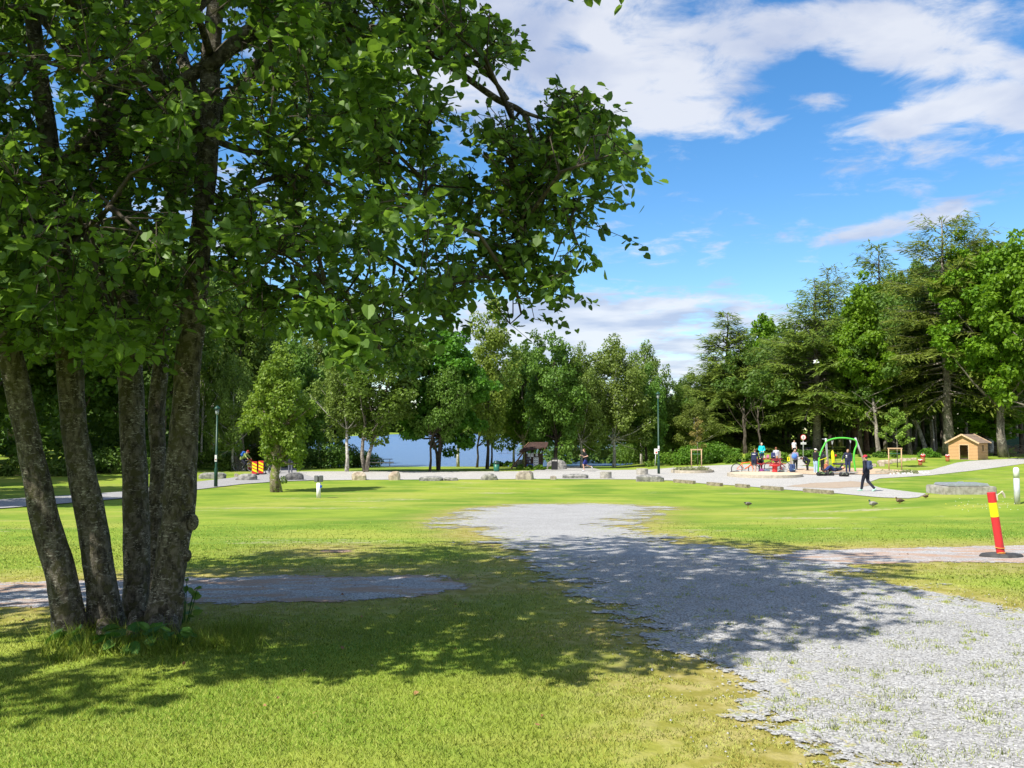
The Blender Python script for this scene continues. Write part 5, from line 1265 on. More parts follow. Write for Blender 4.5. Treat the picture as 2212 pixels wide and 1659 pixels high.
def bed(label, px, yb, rx, ry, plants_seed, h=.2, mat=None, fill='soil', name='planting_bed'):
    g_ = G(px, yb); g_.y += ry; g_.z = float(tz(g_.x, g_.y)); t = thing(name, label, 'planting bed' if fill == 'soil' else 'platform', g_)
    n = 40; mb = MB(); ring_ = [(rx * math.cos(k * 2 * math.pi / n), ry * math.sin(k * 2 * math.pi / n)) for k in range(n)]
    prof = [(1.0, -.08), (1.0, h), (.93, h), (.93, h - .05)]
    for q, z in prof:
        for x, y in ring_: mb.v.append((x * q, y * q, z))
    for i in range(3):
        for k in range(n): mb.f.append((i * n + k, i * n + (k + 1) % n, (i + 1) * n + (k + 1) % n, (i + 1) * n + k)); mb.m.append(0)
    mb.build('kerb_ring', mat or CONCL, t)
    mb = MB(); mb.add([(x * .93, y * .93, h - .03 if fill == 'soil' else h - .012) for x, y in ring_], [tuple(range(n))]); mb.build('bed_fill', M('bed_soil', (.16, .13, .08), .95, (.10, .08, .05), 8, .8) if fill == 'soil' else M('sand_fill', (.60, .50, .34), .95, (.5, .41, .28), 5, .3), t)
    if fill == 'soil':
        r_ = np.random.default_rng(plants_seed); m_ = 60; C = np.stack([r_.uniform(-.7, .7, m_) * rx, r_.uniform(-.7, .7, m_) * ry, np.full(m_, h + .05)], 1); V, Fc, vv = crown_leaves(r_, C, r_.uniform(.08, .2, m_), 14, .1)
        npmesh('bed_plants', V, Fc, leafmat('bed_leaves', (.14, .18, .08), (.34, .34, .18), .3), t, {'v': vv})
bed('low kerbed round bed holding the bronze-leaved young tree', 1506, 1023, 1.45, 1.5, 5)
bed('broad low round sandy platform under the red round table', 1678, 1034, 2.25, 2.4, 6, h=.19, fill='sand', name='sand_platform')
g_ = G(1950, 1024); t = thing('planting_bed', 'weedy bed edged with concrete at the foot of the young tree near the toadstools', 'planting bed', g_)
mb = MB(); mb.box((-1.1, .1, .08), (1.1, .18, .26)); mb.build('kerb', CONCL, t, bevel=.01)
r_ = np.random.default_rng(9); C = np.stack([r_.uniform(-1.0, 1.1, 60), r_.uniform(.1, .9, 60), np.full(60, .08)], 1); V, Fc, vv = crown_leaves(r_, C, r_.uniform(.08, .22, 60), 16, .1); npmesh('bed_plants', V, Fc, bpy.data.materials['bed_leaves'], t, {'v': vv})
# warm rubber mat under the swing
mt_ = Gp([(1700, 1014), (1790, 1012), (1880, 1013), (1990, 1018.5), (1935, 1024.5), (1860, 1026), (1750, 1026.5), (1700, 1022)])
sheet('play_surface', mt_, gravelmat('sandy_play_surface', (.50, .36, .24), (.62, .47, .32), bscale=25, amp=.05), 'sandy orange play surface under the green swing', h=.045, step=.7, grow=.1)
# red round table
g_ = G(1674, 1025); g_.z += .17; D = g_.y; t = thing('round_table', 'small red round table standing on the sandy platform', 'table', g_); s_ = D / F; H = 15 * s_
mb = MB(); mb.lathe([(5.6 * s_ / 1, -.03), (5.2 * s_, H - .12)], 24); mb.build('pedestal', REDP, t, smooth=False)
mb = MB(); mb.lathe([(.15, H - .12), (11.5 * s_, H - .04), (11.8 * s_, H - .01), (11.6 * s_, H + .01)], 36); mb.build('table_top', REDP, t)
picnic_table('red picnic table loaded with bags where the group stands', 1660, 1014.5, 60, M('red_painted_wood', (.42, .035, .04), .5, (.3, .02, .03), 5), 0, W=1.9)
# wooden posts with yellow sign
g_ = G(1684, 1003); mb = MB(); H = 28 / F * g_.y; mb.box((0, 0, H / 2 - .1), (.18, .18, H + .2)); o = mb.build('wooden_post', M('grey_post_wood', (.42, .35, .26), .85, (.3, .25, .18), 6, stretch=(1, 1, 5)), bevel=.01); o.location = g_; tag(o, 'thick wooden post right behind the child in the grey hoodie', 'post')
g_ = G(1709, 1009.5); D = g_.y; t = thing('wooden_post', 'wooden post with a small yellow sign left of the child in blue and pink', 'post', g_); H = 26 / F * D
mb = MB(); mb.box((0, 0, H / 2 - .1), (.15, .15, H + .2)); mb.build('post', M('grey_post_wood', (.4, .3, .2)), t, bevel=.01)
mb = MB(); mb.box((-.19, -.02, H - .27), (.22, .02, .32)); mb.build('yellow_sign', YEL, t, bevel=.01)
mb = MB(); mb.box((-.19, -.034, H - .29), (.05, .004, .12)); mb.box((-.19, -.034, H - .19), (.05, .004, .04)); mb.build('sign_symbol', BLACK, t)
# swing
g_ = G(1800, 1020); D = g_.y; s_ = D / F; t = thing('nest_swing', 'green arched nest swing with slanting grey steel posts', 'swing', g_)
def sp(zx, zy, dd=0.0):
    px, py = 1520.6 + .1562 * zx, 898.6 + .1562 * zy; P_ = at(px, py, D + dd) - g_; return P_
SGREEN = M('bright_green_paint', (.10, .55, .06), .35, (.08, .48, .05), 4)
arc = densify([sp(*q) for q in [(1578, 800), (1582, 700), (1592, 600), (1618, 500), (1660, 410), (1700, 350), (1790, 315), (1900, 303), (2010, 312), (2098, 338), (2112, 400), (2085, 470), (2073, 560), (2080, 650), (2096, 770)]], [.055] * 15, 3)
mb = MB(); mb.tube(arc[0], arc[1], 10); mb.build('green_arch', SGREEN, t, smooth=True)
mb = MB(); mb.tube([sp(1728, 800, .9), sp(1684, 312)], .062, 12); mb.build('steel_post', PALES, t, smooth=True)
mb = MB(); mb.tube([sp(2093, 305), sp(2240, 700, .9)], .062, 12); mb.build('steel_post', PALES, t, smooth=True)
mb = MB(); mb.tube([sp(1633, 318), sp(1690, 322)], .02, 6); mb.build('top_pin', PALES, t)
seatc = sp(1900, 662)
mb = MB(); rs = .52; ringp = [seatc + Vector((math.cos(a_) * rs, math.sin(a_) * rs * .8, 0)) for a_ in np.linspace(0, 2 * math.pi, 26)]; mb.tube(ringp, .055, 8, cap=False)
for k in range(-3, 4): mb.tube([seatc + Vector((k * .14, -.36, 0)), seatc + Vector((k * .14, .36, 0))], .012, 5); mb.tube([seatc + Vector((-.46, k * .1, 0)), seatc + Vector((.46, k * .1, 0))], .012, 5)
mb.build('nest_seat', BLACK, t)
for a_, k in ((sp(1777, 340), -1), (sp(2022, 322), 1)):
    mb = MB(); j = a_ + Vector((k * .02, 0, -.26))
    for sy in (-1, 1): mb.tube([a_ + Vector((.05 * sy, 0, 0)), j], .018, 6)
    mb.build('hanger', PALES, t)
    mb = MB()
    for sy in (-1, 1): mb.tube([j, seatc + Vector((k * .42, sy * .26, 0))], .011, 5)
    mb.build('rope', BLACK, t)
mb = MB(); mb.tube([sp(1592, 615, -.1), sp(1700, 577, -.1)], .02, 6); o = mb.build('yellow_rod', YEL); o.location = g_; tag(o, 'thin yellow rod leaning across the left side of the green swing', 'rod')
# yellow toy
g_ = G(1800, 1008); D = g_.y; H = 36 / F * D; t = thing('spinner_toy', 'tall yellow pointed play post behind the swing', 'play equipment', g_)
mb = MB(); mb.tube([(0, 0, -.05), (.01, 0, H * .25), (0, 0, H * .55), (-.02, 0, H * .75), (-.03, 0, H * .9), (-.03, 0, H)], [.07, .10, .12, .115, .07, .015], 14); mb.build('yellow_body', YEL, t, smooth=True)
mb = MB(); mb.ell((.2, 0, H * .66), (.07, .06, .09)); mb.build('red_knob', REDP, t, smooth=True)
# toadstool seats
for i, (px, yt, yb, wpx, lb) in enumerate([(1994, 980.5, 999, 10, 'tallest red-capped toadstool seat, in the middle'), (1988, 992.3, 1005, 9.5, 'lowest red-capped toadstool seat, nearest the stake frame'), (2047, 982, 997, 9.5, 'red-capped toadstool seat nearest the playhouse')]):
    g_ = G(px, yb); D = g_.y; s_ = D / F; H = (yb - yt) * s_; r0 = wpx / 2 * s_; t = thing('toadstool_seat', lb, 'seat', g_, 0, 'wooden toadstool seats')
    mb = MB(); mb.lathe([(r0 * .72, -.05), (r0 * .86, H * .2), (r0 * .9, H * .4), (r0 * .7, H * .47), (r0 * .85, H * .55), (r0 * .7, H * .66)], 18); mb.build('stalk', M('orange_varnished_wood', (.40, .15, .05), .5, (.28, .10, .035), 5), t, smooth=True)
    mb = MB(); mb.lathe([(r0 * .8, H * .66), (r0 * 1.02, H * .70), (r0 * .98, H * .80), (r0 * .8, H * .92), (r0 * .4, H), (.01, H * 1.01)], 20); cp = mb.build('cap', REDP, t, smooth=True)
    mb = MB(); rr = random.Random(i)
    for k in range(9):
        an = k * 2.4; q = .35 + .5 * (k / 9); mb.ell((math.cos(an) * r0 * q, math.sin(an) * r0 * q, H * (1.0 - .28 * q * q)), (.07, .07, .03), n=8)
    mb.build('white_spots', WHITE, cp)
# playhouse
g_ = G(2092, 992); D = g_.y; s_ = D / F; t = thing('playhouse', 'small pale wooden playhouse with a brown pitched roof at the wood edge', 'playhouse', g_)
PW = M('playhouse_boards', (.62, .38, .18), .75, (.50, .29, .13), 3, .2, stretch=(6, 6, 20)); ROOF = M('playhouse_roof_boards', (.27, .20, .15), .85, (.18, .13, .10), 5, .3)
W = 80 * s_; Hs = 56 / 1 * s_ * 0.62 * 1.0; rot = R(-24)
W = 1.75 * 1.72; Dp = 1.9; He = 1.42; Hr = 2.12
W = 3.0 * D / 63 * .92
W = 2.75; Dp = 2.5; k_ = (991 - 936.5) * s_ / 2.55; t.scale = (k_, k_, k_); He = 1.72; Hr = 2.45
g2 = thing('body_dummy', 'x', 'x'); bpy.data.objects.remove(g2)
t.rotation_euler = (0, 0, R(-50))
def hb(c, d, name, mat, par=t, **k):
    mb = MB(); mb.box(c, d, **k); return mb.build(name, mat, par)
dw, dh = .80, 1.45; dcx = .1
mb = MB(); nb = 12
for i in range(nb):
    z0, z1 = i * He / nb, (i + 1) * He / nb - .022
    if z0 < dh - .02:
        mb.box(((-W / 2 + dcx - dw / 2) / 2, -Dp / 2, (z0 + z1) / 2), (dcx - dw / 2 + W / 2, .05, z1 - z0)); mb.box(((W / 2 + dcx + dw / 2) / 2, -Dp / 2, (z0 + z1) / 2), (W / 2 - dcx - dw / 2, .05, z1 - z0))
    else: mb.box((0, -Dp / 2, (z0 + z1) / 2), (W, .05, z1 - z0))
    mb.box((0, Dp / 2, (z0 + z1) / 2), (W, .05, z1 - z0)); 
    wz0, wz1 = .85, 1.35
    for sx in (-1, 1):
        if sx == 1 and z1 > wz0 and z0 < wz1:
            mb.box((W / 2 - .03, (-Dp / 2 - .2) / 2, (z0 + z1) / 2), (.05, Dp / 2 - .27, z1 - z0)); mb.box((W / 2 - .03, (Dp / 2 + .2) / 2, (z0 + z1) / 2), (.05, Dp / 2 - .27, z1 - z0))
        else: mb.box((sx * (W / 2 - .03), 0, (z0 + z1) / 2), (.05, Dp - .06, z1 - z0))
ng = 6
for i in range(ng):
    z0 = He + (Hr - He) * i / ng; w0 = W * (1 - i / ng); w1 = W * (1 - (i + 1) / ng); z1 = He + (Hr - He) * (i + 1) / ng - .01
    for sy in (-1, 1):
        y_ = sy * Dp / 2; mb.add([(-w0 / 2, y_ - .025, z0), (w0 / 2, y_ - .025, z0), (w1 / 2, y_ - .025, z1), (-w1 / 2, y_ - .025, z1), (-w0 / 2, y_ + .025, z0), (w0 / 2, y_ + .025, z0), (w1 / 2, y_ + .025, z1), (-w1 / 2, y_ + .025, z1)],
               [(0, 1, 2, 3), (7, 6, 5, 4), (0, 4, 5, 1), (1, 5, 6, 2), (2, 6, 7, 3), (3, 7, 4, 0)])
mb.build('wall', PW, t)
hb((0, 0, .03), (W - .12, Dp - .1, .06), 'floor_boards', ROOF)
sl = math.atan2(Hr - He, W / 2)
rf = None
for sx in (-1, 1):
    mb = MB(); nsl = 7; L = (W / 2 + .22) / math.cos(sl)
    for i in range(nsl):
        q = (i + .5) / nsl * L; mb.box((sx * q * math.cos(sl), 0, Hr + .05 - q * math.sin(sl) + .012 * (i % 2)), (L / nsl * 1.05, Dp + .5, .035), ry=sx * sl)
    mb.build('roof', ROOF, t)
    for sy in (-1, 1):
        mb = MB(); mb.bar((0, sy * (Dp / 2 + .27), Hr + .04), (sx * (W / 2 + .24), sy * (Dp / 2 + .27), Hr + .03 - (W / 2 + .24) * math.tan(sl)), .04, .15); mb.build('barge_board', M('fresh_barge_wood', (.66, .46, .27), .7), t)
mb = MB()
for sx in (-1, 1): mb.box((dcx + sx * (dw / 2 + .03), -Dp / 2 - .03, dh / 2), (.07, .04, dh))
mb.box((dcx, -Dp / 2 - .03, dh + .03), (dw + .13, .04, .07)); mb.build('door_frame', M('fresh_barge_wood', (.6, .4, .2)), t)
mb = MB()
for sy in (-1, 1): mb.box((W / 2 + .012, sy * .2, 1.1), (.04, .05, .56))
mb.box((W / 2 + .05, 0, .80), (.12, .55, .04)); mb.build('window_frame', M('fresh_barge_wood', (.6, .4, .2)), t)
hb((0, Dp / 2 - .3, .4), (W * .6, .35, .05), 'inner_bench', PW)
# board fence and brush
g_ = G(2178, 981); D = g_.y; s_ = D / F; t = thing('board_fence', 'shaded dark green board fence at the far right', 'fence', g_)
mb = MB()
for i in range(4): mb.box((0, 0, .75 + i * .26), (48 * s_, .04, .24))
mb.build('boards', M('green_fence_paint', (.03, .09, .07), .7), t)
for x_ in (-22, 0, 22):
    mb = MB(); mb.box((x_ * s_, .06, .8), (.1, .08, 1.7)); mb.build('post', M('green_fence_paint', (.03, .09, .07)), t)
g_ = G(2195, 985); mb = MB(); rr = random.Random(5)
for i in range(170):
    a_ = Vector((rr.uniform(-2.0, 2.2), rr.uniform(-.6, .6), rr.uniform(0, .9))); mb.tube([a_, a_ + Vector((rr.uniform(-.9, .9), rr.uniform(-.4, .4), rr.uniform(-.2, .3)))], [.02, .01], 4, cap=False)
o = mb.build('brush_pile', M('cut_branches', (.26, .19, .14), .9)); o.location = g_; tag(o, 'pile of cut brown branches at the far right', 'brush pile')
# concrete hatch
g_ = G(2097, 1068.5); D = g_.y; s_ = D / F; t = thing('concrete_hatch', 'low concrete box with an aluminium lid on the mound', 'hatch', g_, R(2)); g_.z
W = 117 * s_; H = 17 * s_
mb = MB(); mb.box((0, .75, H / 2 - .15), (W, 1.5, H + .3)); mb.build('concrete_base', CONC, t, bevel=.04)
mb = MB(); mb.box((0, .70, H + .05), (W * .78, 1.15, .06)); mb.box((0, .70, H + .10), (W * .75, 1.08, .05)); mb.build('lid', M('aluminium_lid', (.50, .53, .57), .35, (.42, .45, .49), 4, metallic=.5), t, bevel=.012)
for x_ in (-.55, .5):
    mb = MB(); mb.box((x_, .10, H + .035), (.13, .06, .06)); mb.build('hinge', STEEL, t, bevel=.01)
mb = MB(); mb.tube([(-.1, .8, H + .125), (-.1, .8, H + .16), (.16, .8, H + .16), (.16, .8, H + .125)], .012, 6); mb.build('handle', STEEL, t)
# white bollard
g_ = G(2197.5, 1089); D = g_.y; s_ = D / F; t = thing('bollard', 'white bollard with a rounded head at the right edge', 'bollard', g_); H = 79 * s_; r0 = 6.1 * s_
mb = MB(); mb.lathe([(r0 * .95, -.05), (r0 * .95, H * .70)], 20); mb.build('post', PALES, t, smooth=True)
mb = MB(); mb.lathe([(r0 * .98, H * .712), (r0 * .98, H * .9), (r0 * .9, H * .955), (r0 * .6, H * .99), (r0 * .1, H)], 20); mb.build('white_head', WHITE, t, smooth=True)
mb = MB(); mb.lathe([(r0 * .95, H * .70), (r0 * .95, H * .712)], 20); mb.build('band', PALES, t)
# red and yellow marker post
g_ = G(2163, 1203); D = g_.y; s_ = D / F; t = thing('marker_post', 'leaning red post with a yellow band on a black rubber foot', 'marker post', g_)
H = 137 * s_; lean_ = Vector((-17.5 * s_, 0, H)); ax_ = lean_.normalized(); r0 = 8.2 * s_
def seg(f0, f1, r_a, name, mat, n=24):
    mb = MB(); mb.tube([lean_ * f0, lean_ * ((f0 + f1) / 2), lean_ * f1], [r_a, r_a, r_a], n); return mb.build(name, mat, t, smooth=False)
seg(0.02, .625, r0, 'red_tube', REDP); seg(.625, .845, r0 * 1.04, 'yellow_band', YEL); seg(.845, 1.0, r0 * 1.02, 'red_top', REDP)
ORG = M('orange_cord', (.75, .33, .06), .8)
for f0, f1 in ((.14, .155), (.055, .035), (.075, .02)):
    mb = MB(); pts = []
    for k in range(19):
        an = k / 18 * 2 * math.pi; c_ = lean_ * (f0 + (f1 - f0) * (.5 - .5 * math.cos(an))); pts.append(c_ + Vector((math.sin(an) * (r0 + .005), -math.cos(an) * (r0 + .005), 0)))
    mb.tube(pts, .006, 6, cap=False); mb.build('cord_wrap', ORG, t)
mb = MB(); mb.tube([lean_ * .945 + Vector((.045, -.02, .0)), lean_ * .96 + Vector((.10, -.01, .02)), lean_ * .98 + Vector((.145, 0, .025))], [.007, .006, .006], 6); mb.tube([lean_ * .98 + Vector((.14, 0, .03)), lean_ * .97 + Vector((.165, 0, .005)), lean_ * .955 + Vector((.18, 0, -.03))], [.018, .016, .010], 7); mb.tube([lean_ * .95 + Vector((.05, -.03, .02)), lean_ * .88 + Vector((.052, -.03, 0))], [.012, .008], 6); mb.build('frayed_rope', M('pale_rope', (.62, .58, .45), .9), t)
mb = MB(); n = 30; pr = []
for (q, z) in ((1.0, -.01), (1.0, .02), (.93, .04), (.3, .05)):
    for k in range(n):
        an = 2 * math.pi * k / n; wq = 1 + .10 * math.cos(2 * an); mb.v.append((math.cos(an) * 42 * s_ * q * wq, math.sin(an) * .19 * q * (1 - .25 * abs(math.cos(an)) ** 3), z))
for i in range(3):
    for k in range(n): mb.f.append((i * n + k, i * n + (k + 1) % n, (i + 1) * n + (k + 1) % n, (i + 1) * n + k)); mb.m.append(0)
mb.f.append(tuple(3 * n + k for k in range(n))); mb.m.append(0)
mb.build('rubber_foot', M('worn_black_rubber', (.035, .035, .036), .85, (.07, .07, .065), 9, .4), t)
#PART4
# ------------------------------------------------------------------ people
SKIN = M('skin', (.62, .38, .27), .55, (.55, .32, .22), 8)
def remesh(mb, vox, mat, name, parent):
    o = mb.build(name, mat, None); md = o.modifiers.new('r', 'REMESH'); md.mode = 'VOXEL'; md.voxel_size = vox
    s_ = o.modifiers.new('s', 'SMOOTH'); s_.iterations = 3; s_.factor = .5
    dg = bpy.context.evaluated_depsgraph_get(); me = bpy.data.meshes.new_from_object(o.evaluated_get(dg))
    bpy.data.objects.remove(o); me.name = name
    if not me.materials: me.materials.append(mat)
    me.polygons.foreach_set('use_smooth', [True] * len(me.polygons))
    q = bpy.data.objects.new(name, me); link(q, parent); return q
BASE = dict(pel=(0, 0, .95), chest=(0, 0, 1.27), neck=(0, -.01, 1.45), head=(0, .02, 1.62), shl=(-.18, 0, 1.41), shr=(.18, 0, 1.41), ell=(-.23, -.03, 1.13), elr=(.23, -.03, 1.13), wrl=(-.24, .05, .88), wrr=(.24, .05, .88),
            hil=(-.09, 0, .92), hir=(.09, 0, .92), knl=(-.10, .02, .50), knr=(.10, .02, .50), anl=(-.10, 0, .09), anr=(.10, 0, .09), tol=(-.11, .16, .04), tor=(.11, .16, .04))
def person(label, px, yb, hpx, rotz, top, legs, hair, pose=None, sleeves='long', trousers='long', hairlen=0, cap=None, shoes=(.05, .05, .06), skin=SKIN, xyz=None, mark=None, tilt=None, brimdir=1):
    g_ = Vector(xyz) if xyz else G(px, yb); sc = hpx / F * g_.y / 1.75
    t = thing('person', label, 'person', g_, rotz); t.scale = (sc, sc, sc)
    J = {k: Vector(v) for k, v in BASE.items()}
    for k, v in (pose or {}).items(): J[k] = Vector(v)
    up = (J['neck'] - J['chest']).normalized(); hd = J['head']; hup = (hd - J['neck']).normalized()
    fwd = Vector((pose or {}).get('look', (0, 1, 0))).normalized(); fwd = (fwd - hup * fwd.dot(hup)).normalized(); rt_ = fwd.cross(hup)
    HM = Matrix((rt_, fwd, hup)).transposed()
    b = MB()
    def C(a_, ra, c_, rb, n=10): b.cap(J[a_], ra, J[c_], rb, n)
    def torso(b, g=0, low=True):
        b.cap(J['shl'], .055 + g, J['shr'], .055 + g); cl = J['chest'].lerp(J['shl'], .38); cr = J['chest'].lerp(J['shr'], .38)
        b.cap(cl, .10 + g, cr, .10 + g); b.cap(J['shl'].lerp(J['shr'], .3), .075 + g, J['hil'], .10 + g); b.cap(J['shl'].lerp(J['shr'], .7), .075 + g, J['hir'], .10 + g)
        b.cap(J['chest'], .115 + g, J['pel'], .115 + g)
    torso(b); C('neck', .055, 'head', .05); b.cap(J['chest'], .08, J['neck'], .055)
    for s_ in 'lr':
        C('sh' + s_, .050, 'el' + s_, .040); C('el' + s_, .040, 'wr' + s_, .027); C('hi' + s_, .088, 'kn' + s_, .058); C('kn' + s_, .058, 'an' + s_, .038); C('an' + s_, .038, 'to' + s_, .032)
        w_, e_ = J['wr' + s_], J['el' + s_]; d = (w_ - e_).normalized(); lat = d.cross(Vector((0, 0, 1)) if abs(d.z) < .8 else Vector((0, 1, 0))).normalized(); pn = d.cross(lat)
        b.ell(w_ + d * .05, (.038, .038, .045)); b.cap(w_, .024, w_ + d * .07, .028)
        for k, fl in enumerate((.065, .075, .07, .055)):
            r0 = w_ + d * .08 + lat * (k - 1.5) * .020; m_ = r0 + d * fl * .55 + pn * .012; b.cap(r0, .010, m_, .009, 6); b.cap(m_, .009, m_ + d * fl * .4 + pn * .022, .008, 6)
        r0 = w_ + d * .03 - lat * .03; b.cap(r0, .011, r0 + d * .035 - lat * .03, .010, 6)
    b.ell(hd, (.078, .095, .118), n=16, mt=HM); b.ell(hd + HM @ Vector((0, .045, -.06)), (.05, .05, .05), n=10, mt=HM)
    b.cap(hd + HM @ Vector((0, .085, .01)), .012, hd + HM @ Vector((0, .108, -.022)), .014, 6)
    for s_ in (-1, 1): b.ell(hd + HM @ Vector((s_ * .078, 0, -.01)), (.012, .022, .032), n=8, mt=HM)
    remesh(b, .013, skin, 'body', t)
    fm = MB()
    for s_ in (-1, 1): fm.ell(hd + HM @ Vector((s_ * .03, .086, .012)), (.011, .008, .007), n=8, mt=HM)
    fm.ell(hd + HM @ Vector((0, .092, -.055)), (.022, .006, .006), n=8, mt=HM); fm.build('face_marks', M('face_dark', (.12, .06, .05), .5), t)
    b = MB(); torso(b, .022); b.cap(J['chest'], .09, J['neck'], .066)
    for s_ in 'lr':
        e_ = J['el' + s_]
        if sleeves == 'long': b.cap(J['sh' + s_], .068, e_, .056); b.cap(e_, .056, J['wr' + s_], .042)
        else: b.cap(J['sh' + s_], .068, J['sh' + s_].lerp(e_, .65), .062)
    tp = remesh(b, .016, M('cloth_%d_%d_%d' % tuple(int(c * 99) for c in top), top, .85, tuple(c * .75 for c in top), 7, .3), 'top', t)
    if mark:
        mb = MB(); cc = J['chest'] + fwd * (.135 if mark == 'front' else -.135) + up * .04
        if mark == 'front': mb.ell(cc, (.07, .02, .07), n=14)
        else: mb.ell(cc, (.14, .02, .025), n=12)
        if mark == 'front': mb.ell(cc - up * .11, (.10, .02, .015), n=12)
        mb.build('print', WHITE, tp)
    b = MB()
    for s_ in 'lr':
        b.cap(J['hil'].lerp(J['hir'], .3 if s_ == 'l' else .7) + Vector((0, 0, .05)), .128, J['hi' + s_], .118)
        k_ = J['kn' + s_]
        if trousers == 'long': b.cap(J['hi' + s_], .112, k_, .075); b.cap(k_, .075, J['an' + s_], .058)
        else: b.cap(J['hi' + s_], .112, J['hi' + s_].lerp(k_, .75), .095)
    remesh(b, .016, M('cloth_%d_%d_%d' % tuple(int(c * 99) for c in legs), legs, .85, tuple(c * .75 for c in legs), 7, .3), 'trousers' if trousers == 'long' else 'shorts', t)
    for s_ in 'lr':
        b = MB(); an, to = J['an' + s_], J['to' + s_]; d = (to - an); d.normalize(); b.cap(an + Vector((0, 0, -.02)) - d * .02, .05, to, .043); b.build('shoe', M('shoe_%d_%d' % (int(shoes[0] * 99), int(shoes[1] * 99)), shoes, .6), t, smooth=True)
    if hair:
        b = MB(); b.ell(hd + HM @ Vector((0, -.018, .022)), (.088, .098, .112), n=16, mt=HM)
        if hairlen: b.cap(hd + HM @ Vector((0, -.06, 0)), .075, hd + HM @ Vector((0, -.075, -hairlen)), .05)
        # keep the face free
        o = b.build('hair', M('hair_%d_%d' % (int(hair[0] * 99), int(hair[2] * 99)), hair, .7, None, 20, .5), t, smooth=True)
        bm = bmesh.new(); bm.from_mesh(o.data)
        dl = [v for v in bm.verts if (lambda q: q.y > .045 and q.z < .045)(HM.transposed() @ (v.co - hd))]; bmesh.ops.delete(bm, geom=dl, context='VERTS'); bm.to_mesh(o.data); bm.free()
    if cap:
        b = MB(); b.ell(hd + HM @ Vector((0, -.005, .045)), (.095, .108, .088), n=16, mt=HM); b.ell(hd + HM @ Vector((0, .12 * brimdir, .045)), (.07, .075, .012), n=14, mt=HM); b.build('cap', M('cap_%d' % int(cap[0] * 99), cap, .8), t, smooth=True)
    return t
walk = dict(hil=(-.09, 0, .91), hir=(.09, 0, .91), knl=(-.10, .13, .50), anl=(-.10, .20, .10), tol=(-.11, .36, .06), knr=(.10, -.02, .50), anr=(.10, -.36, .15), tor=(.11, -.24, .04), ell=(-.24, -.10, 1.15), wrl=(-.24, .02, .92), elr=(.24, .05, 1.13), wrr=(.24, .20, .92))
run = dict(chest=(0, .06, 1.26), neck=(0, .09, 1.44), head=(0, .12, 1.62), shl=(-.18, .08, 1.40), shr=(.18, .08, 1.40), ell=(-.24, -.12, 1.18), wrl=(-.20, .10, 1.12), elr=(.23, .12, 1.14), wrr=(.12, .34, 1.22),
           knl=(-.10, .20, .52), anl=(-.10, .12, .12), tol=(-.10, .27, .06), knr=(.10, -.05, .50), anr=(.10, -.46, .36), tor=(.10, -.52, .22))
bend = dict(pel=(0, -.12, .90), chest=(0, .18, 1.12), neck=(0, .36, 1.16), head=(0, .50, 1.10), look=(0, .3, -1), shl=(-.17, .30, 1.14), shr=(.17, .30, 1.14), ell=(-.2, .30, .88), elr=(.2, .30, .88), wrl=(-.12, .14, .62), wrr=(.12, .14, .62), hil=(-.09, -.12, .88), hir=(.09, -.12, .88), knl=(-.11, .02, .50), knr=(.11, .02, .50))
armsup = dict(ell=(-.22, .05, 1.16), wrl=(-.10, .27, 1.20), elr=(.22, .05, 1.16), wrr=(.10, .27, 1.20))
P_ = person('man in a red cap and dark tracksuit walking away with a backpack', 1872, 1062, 79, R(38), (.012, .014, .03), (.010, .012, .025), (.05, .03, .02), walk, cap=(.62, .03, .06), shoes=(.45, .75, .6))
# backpack worn by the walking man
def backpack(label, loc, rz, s_=1.0, col=(.03, .05, .12), tiltx=0, group=None, accent=(.7, .72, .75), strap=True):
    t = thing('backpack', label, 'backpack', loc, rz, group); t.scale = (s_, s_, s_); t.rotation_euler = (tiltx, 0, rz)
    m_ = M('bag_%d_%d_%d' % tuple(int(c * 99) for c in col), col, .75, None, 6, .3)
    b = MB(); b.cap((-.07, 0, .12), .11, (-.07, 0, .38), .085); b.cap((.07, 0, .12), .11, (.07, 0, .38), .085); remesh(b, .018, m_, 'bag_body', t)
    b = MB(); b.ell((0, -.11, .16), (.12, .05, .11), n=14); b.build('front_pocket', m_, t, smooth=True)
    b = MB(); b.box((0, -.165, .17), (.09, .01, .05)); b.build('patch', M('bag_patch_%d' % int(accent[0] * 99), accent, .7), t, bevel=.003)
    if strap:
        for sx in (-1, 1):
            b = MB(); b.tube([(sx * .08, .06, .44), (sx * .10, .16, .40), (sx * .11, .17, .25), (sx * .09, .08, .08)], .018, 6); b.build('strap', m_, t, smooth=True)
    return t
g_ = G(1872, 1062); sc = 79 / F * g_.y / 1.75
backpack('navy backpack worn by the man in the red cap', g_ + Vector((math.sin(R(38)) * .17 * sc, -math.cos(R(38)) * .17 * sc, 1.02 * sc)), R(38), sc, (.04, .06, .12))
person('running man in black T-shirt and blue shorts on the pale path', 1265.5, 1019, 50, R(90), (.012, .012, .014), (.02, .03, .20), (.06, .035, .02), run, sleeves='short', trousers='short', shoes=(.5, .5, .52))
person('woman in a bright turquoise top with pale hair by the leafy clump', 1646, 1001.5, 45, R(180), (.01, .60, .68), (.02, .04, .08), (.62, .55, .42), dict(ell=(-.26, .02, 1.15), wrl=(-.12, .16, 1.05), elr=(.26, .02, 1.15), wrr=(.14, .16, 1.05)))
person('person in a navy jacket and shorts bending over the red picnic table', 1629, 1022, 53, R(-35), (.012, .018, .06), (.012, .016, .04), (.14, .08, .05), dict(chest=(0, .10, 1.25), neck=(0, .2, 1.42), head=(0, .26, 1.58), shl=(-.18, .16, 1.38), shr=(.18, .16, 1.38), ell=(-.24, .25, 1.12), elr=(.24, .25, 1.12), wrl=(-.16, .45, .98), wrr=(.16, .45, .98)), trousers='short', mark='back')
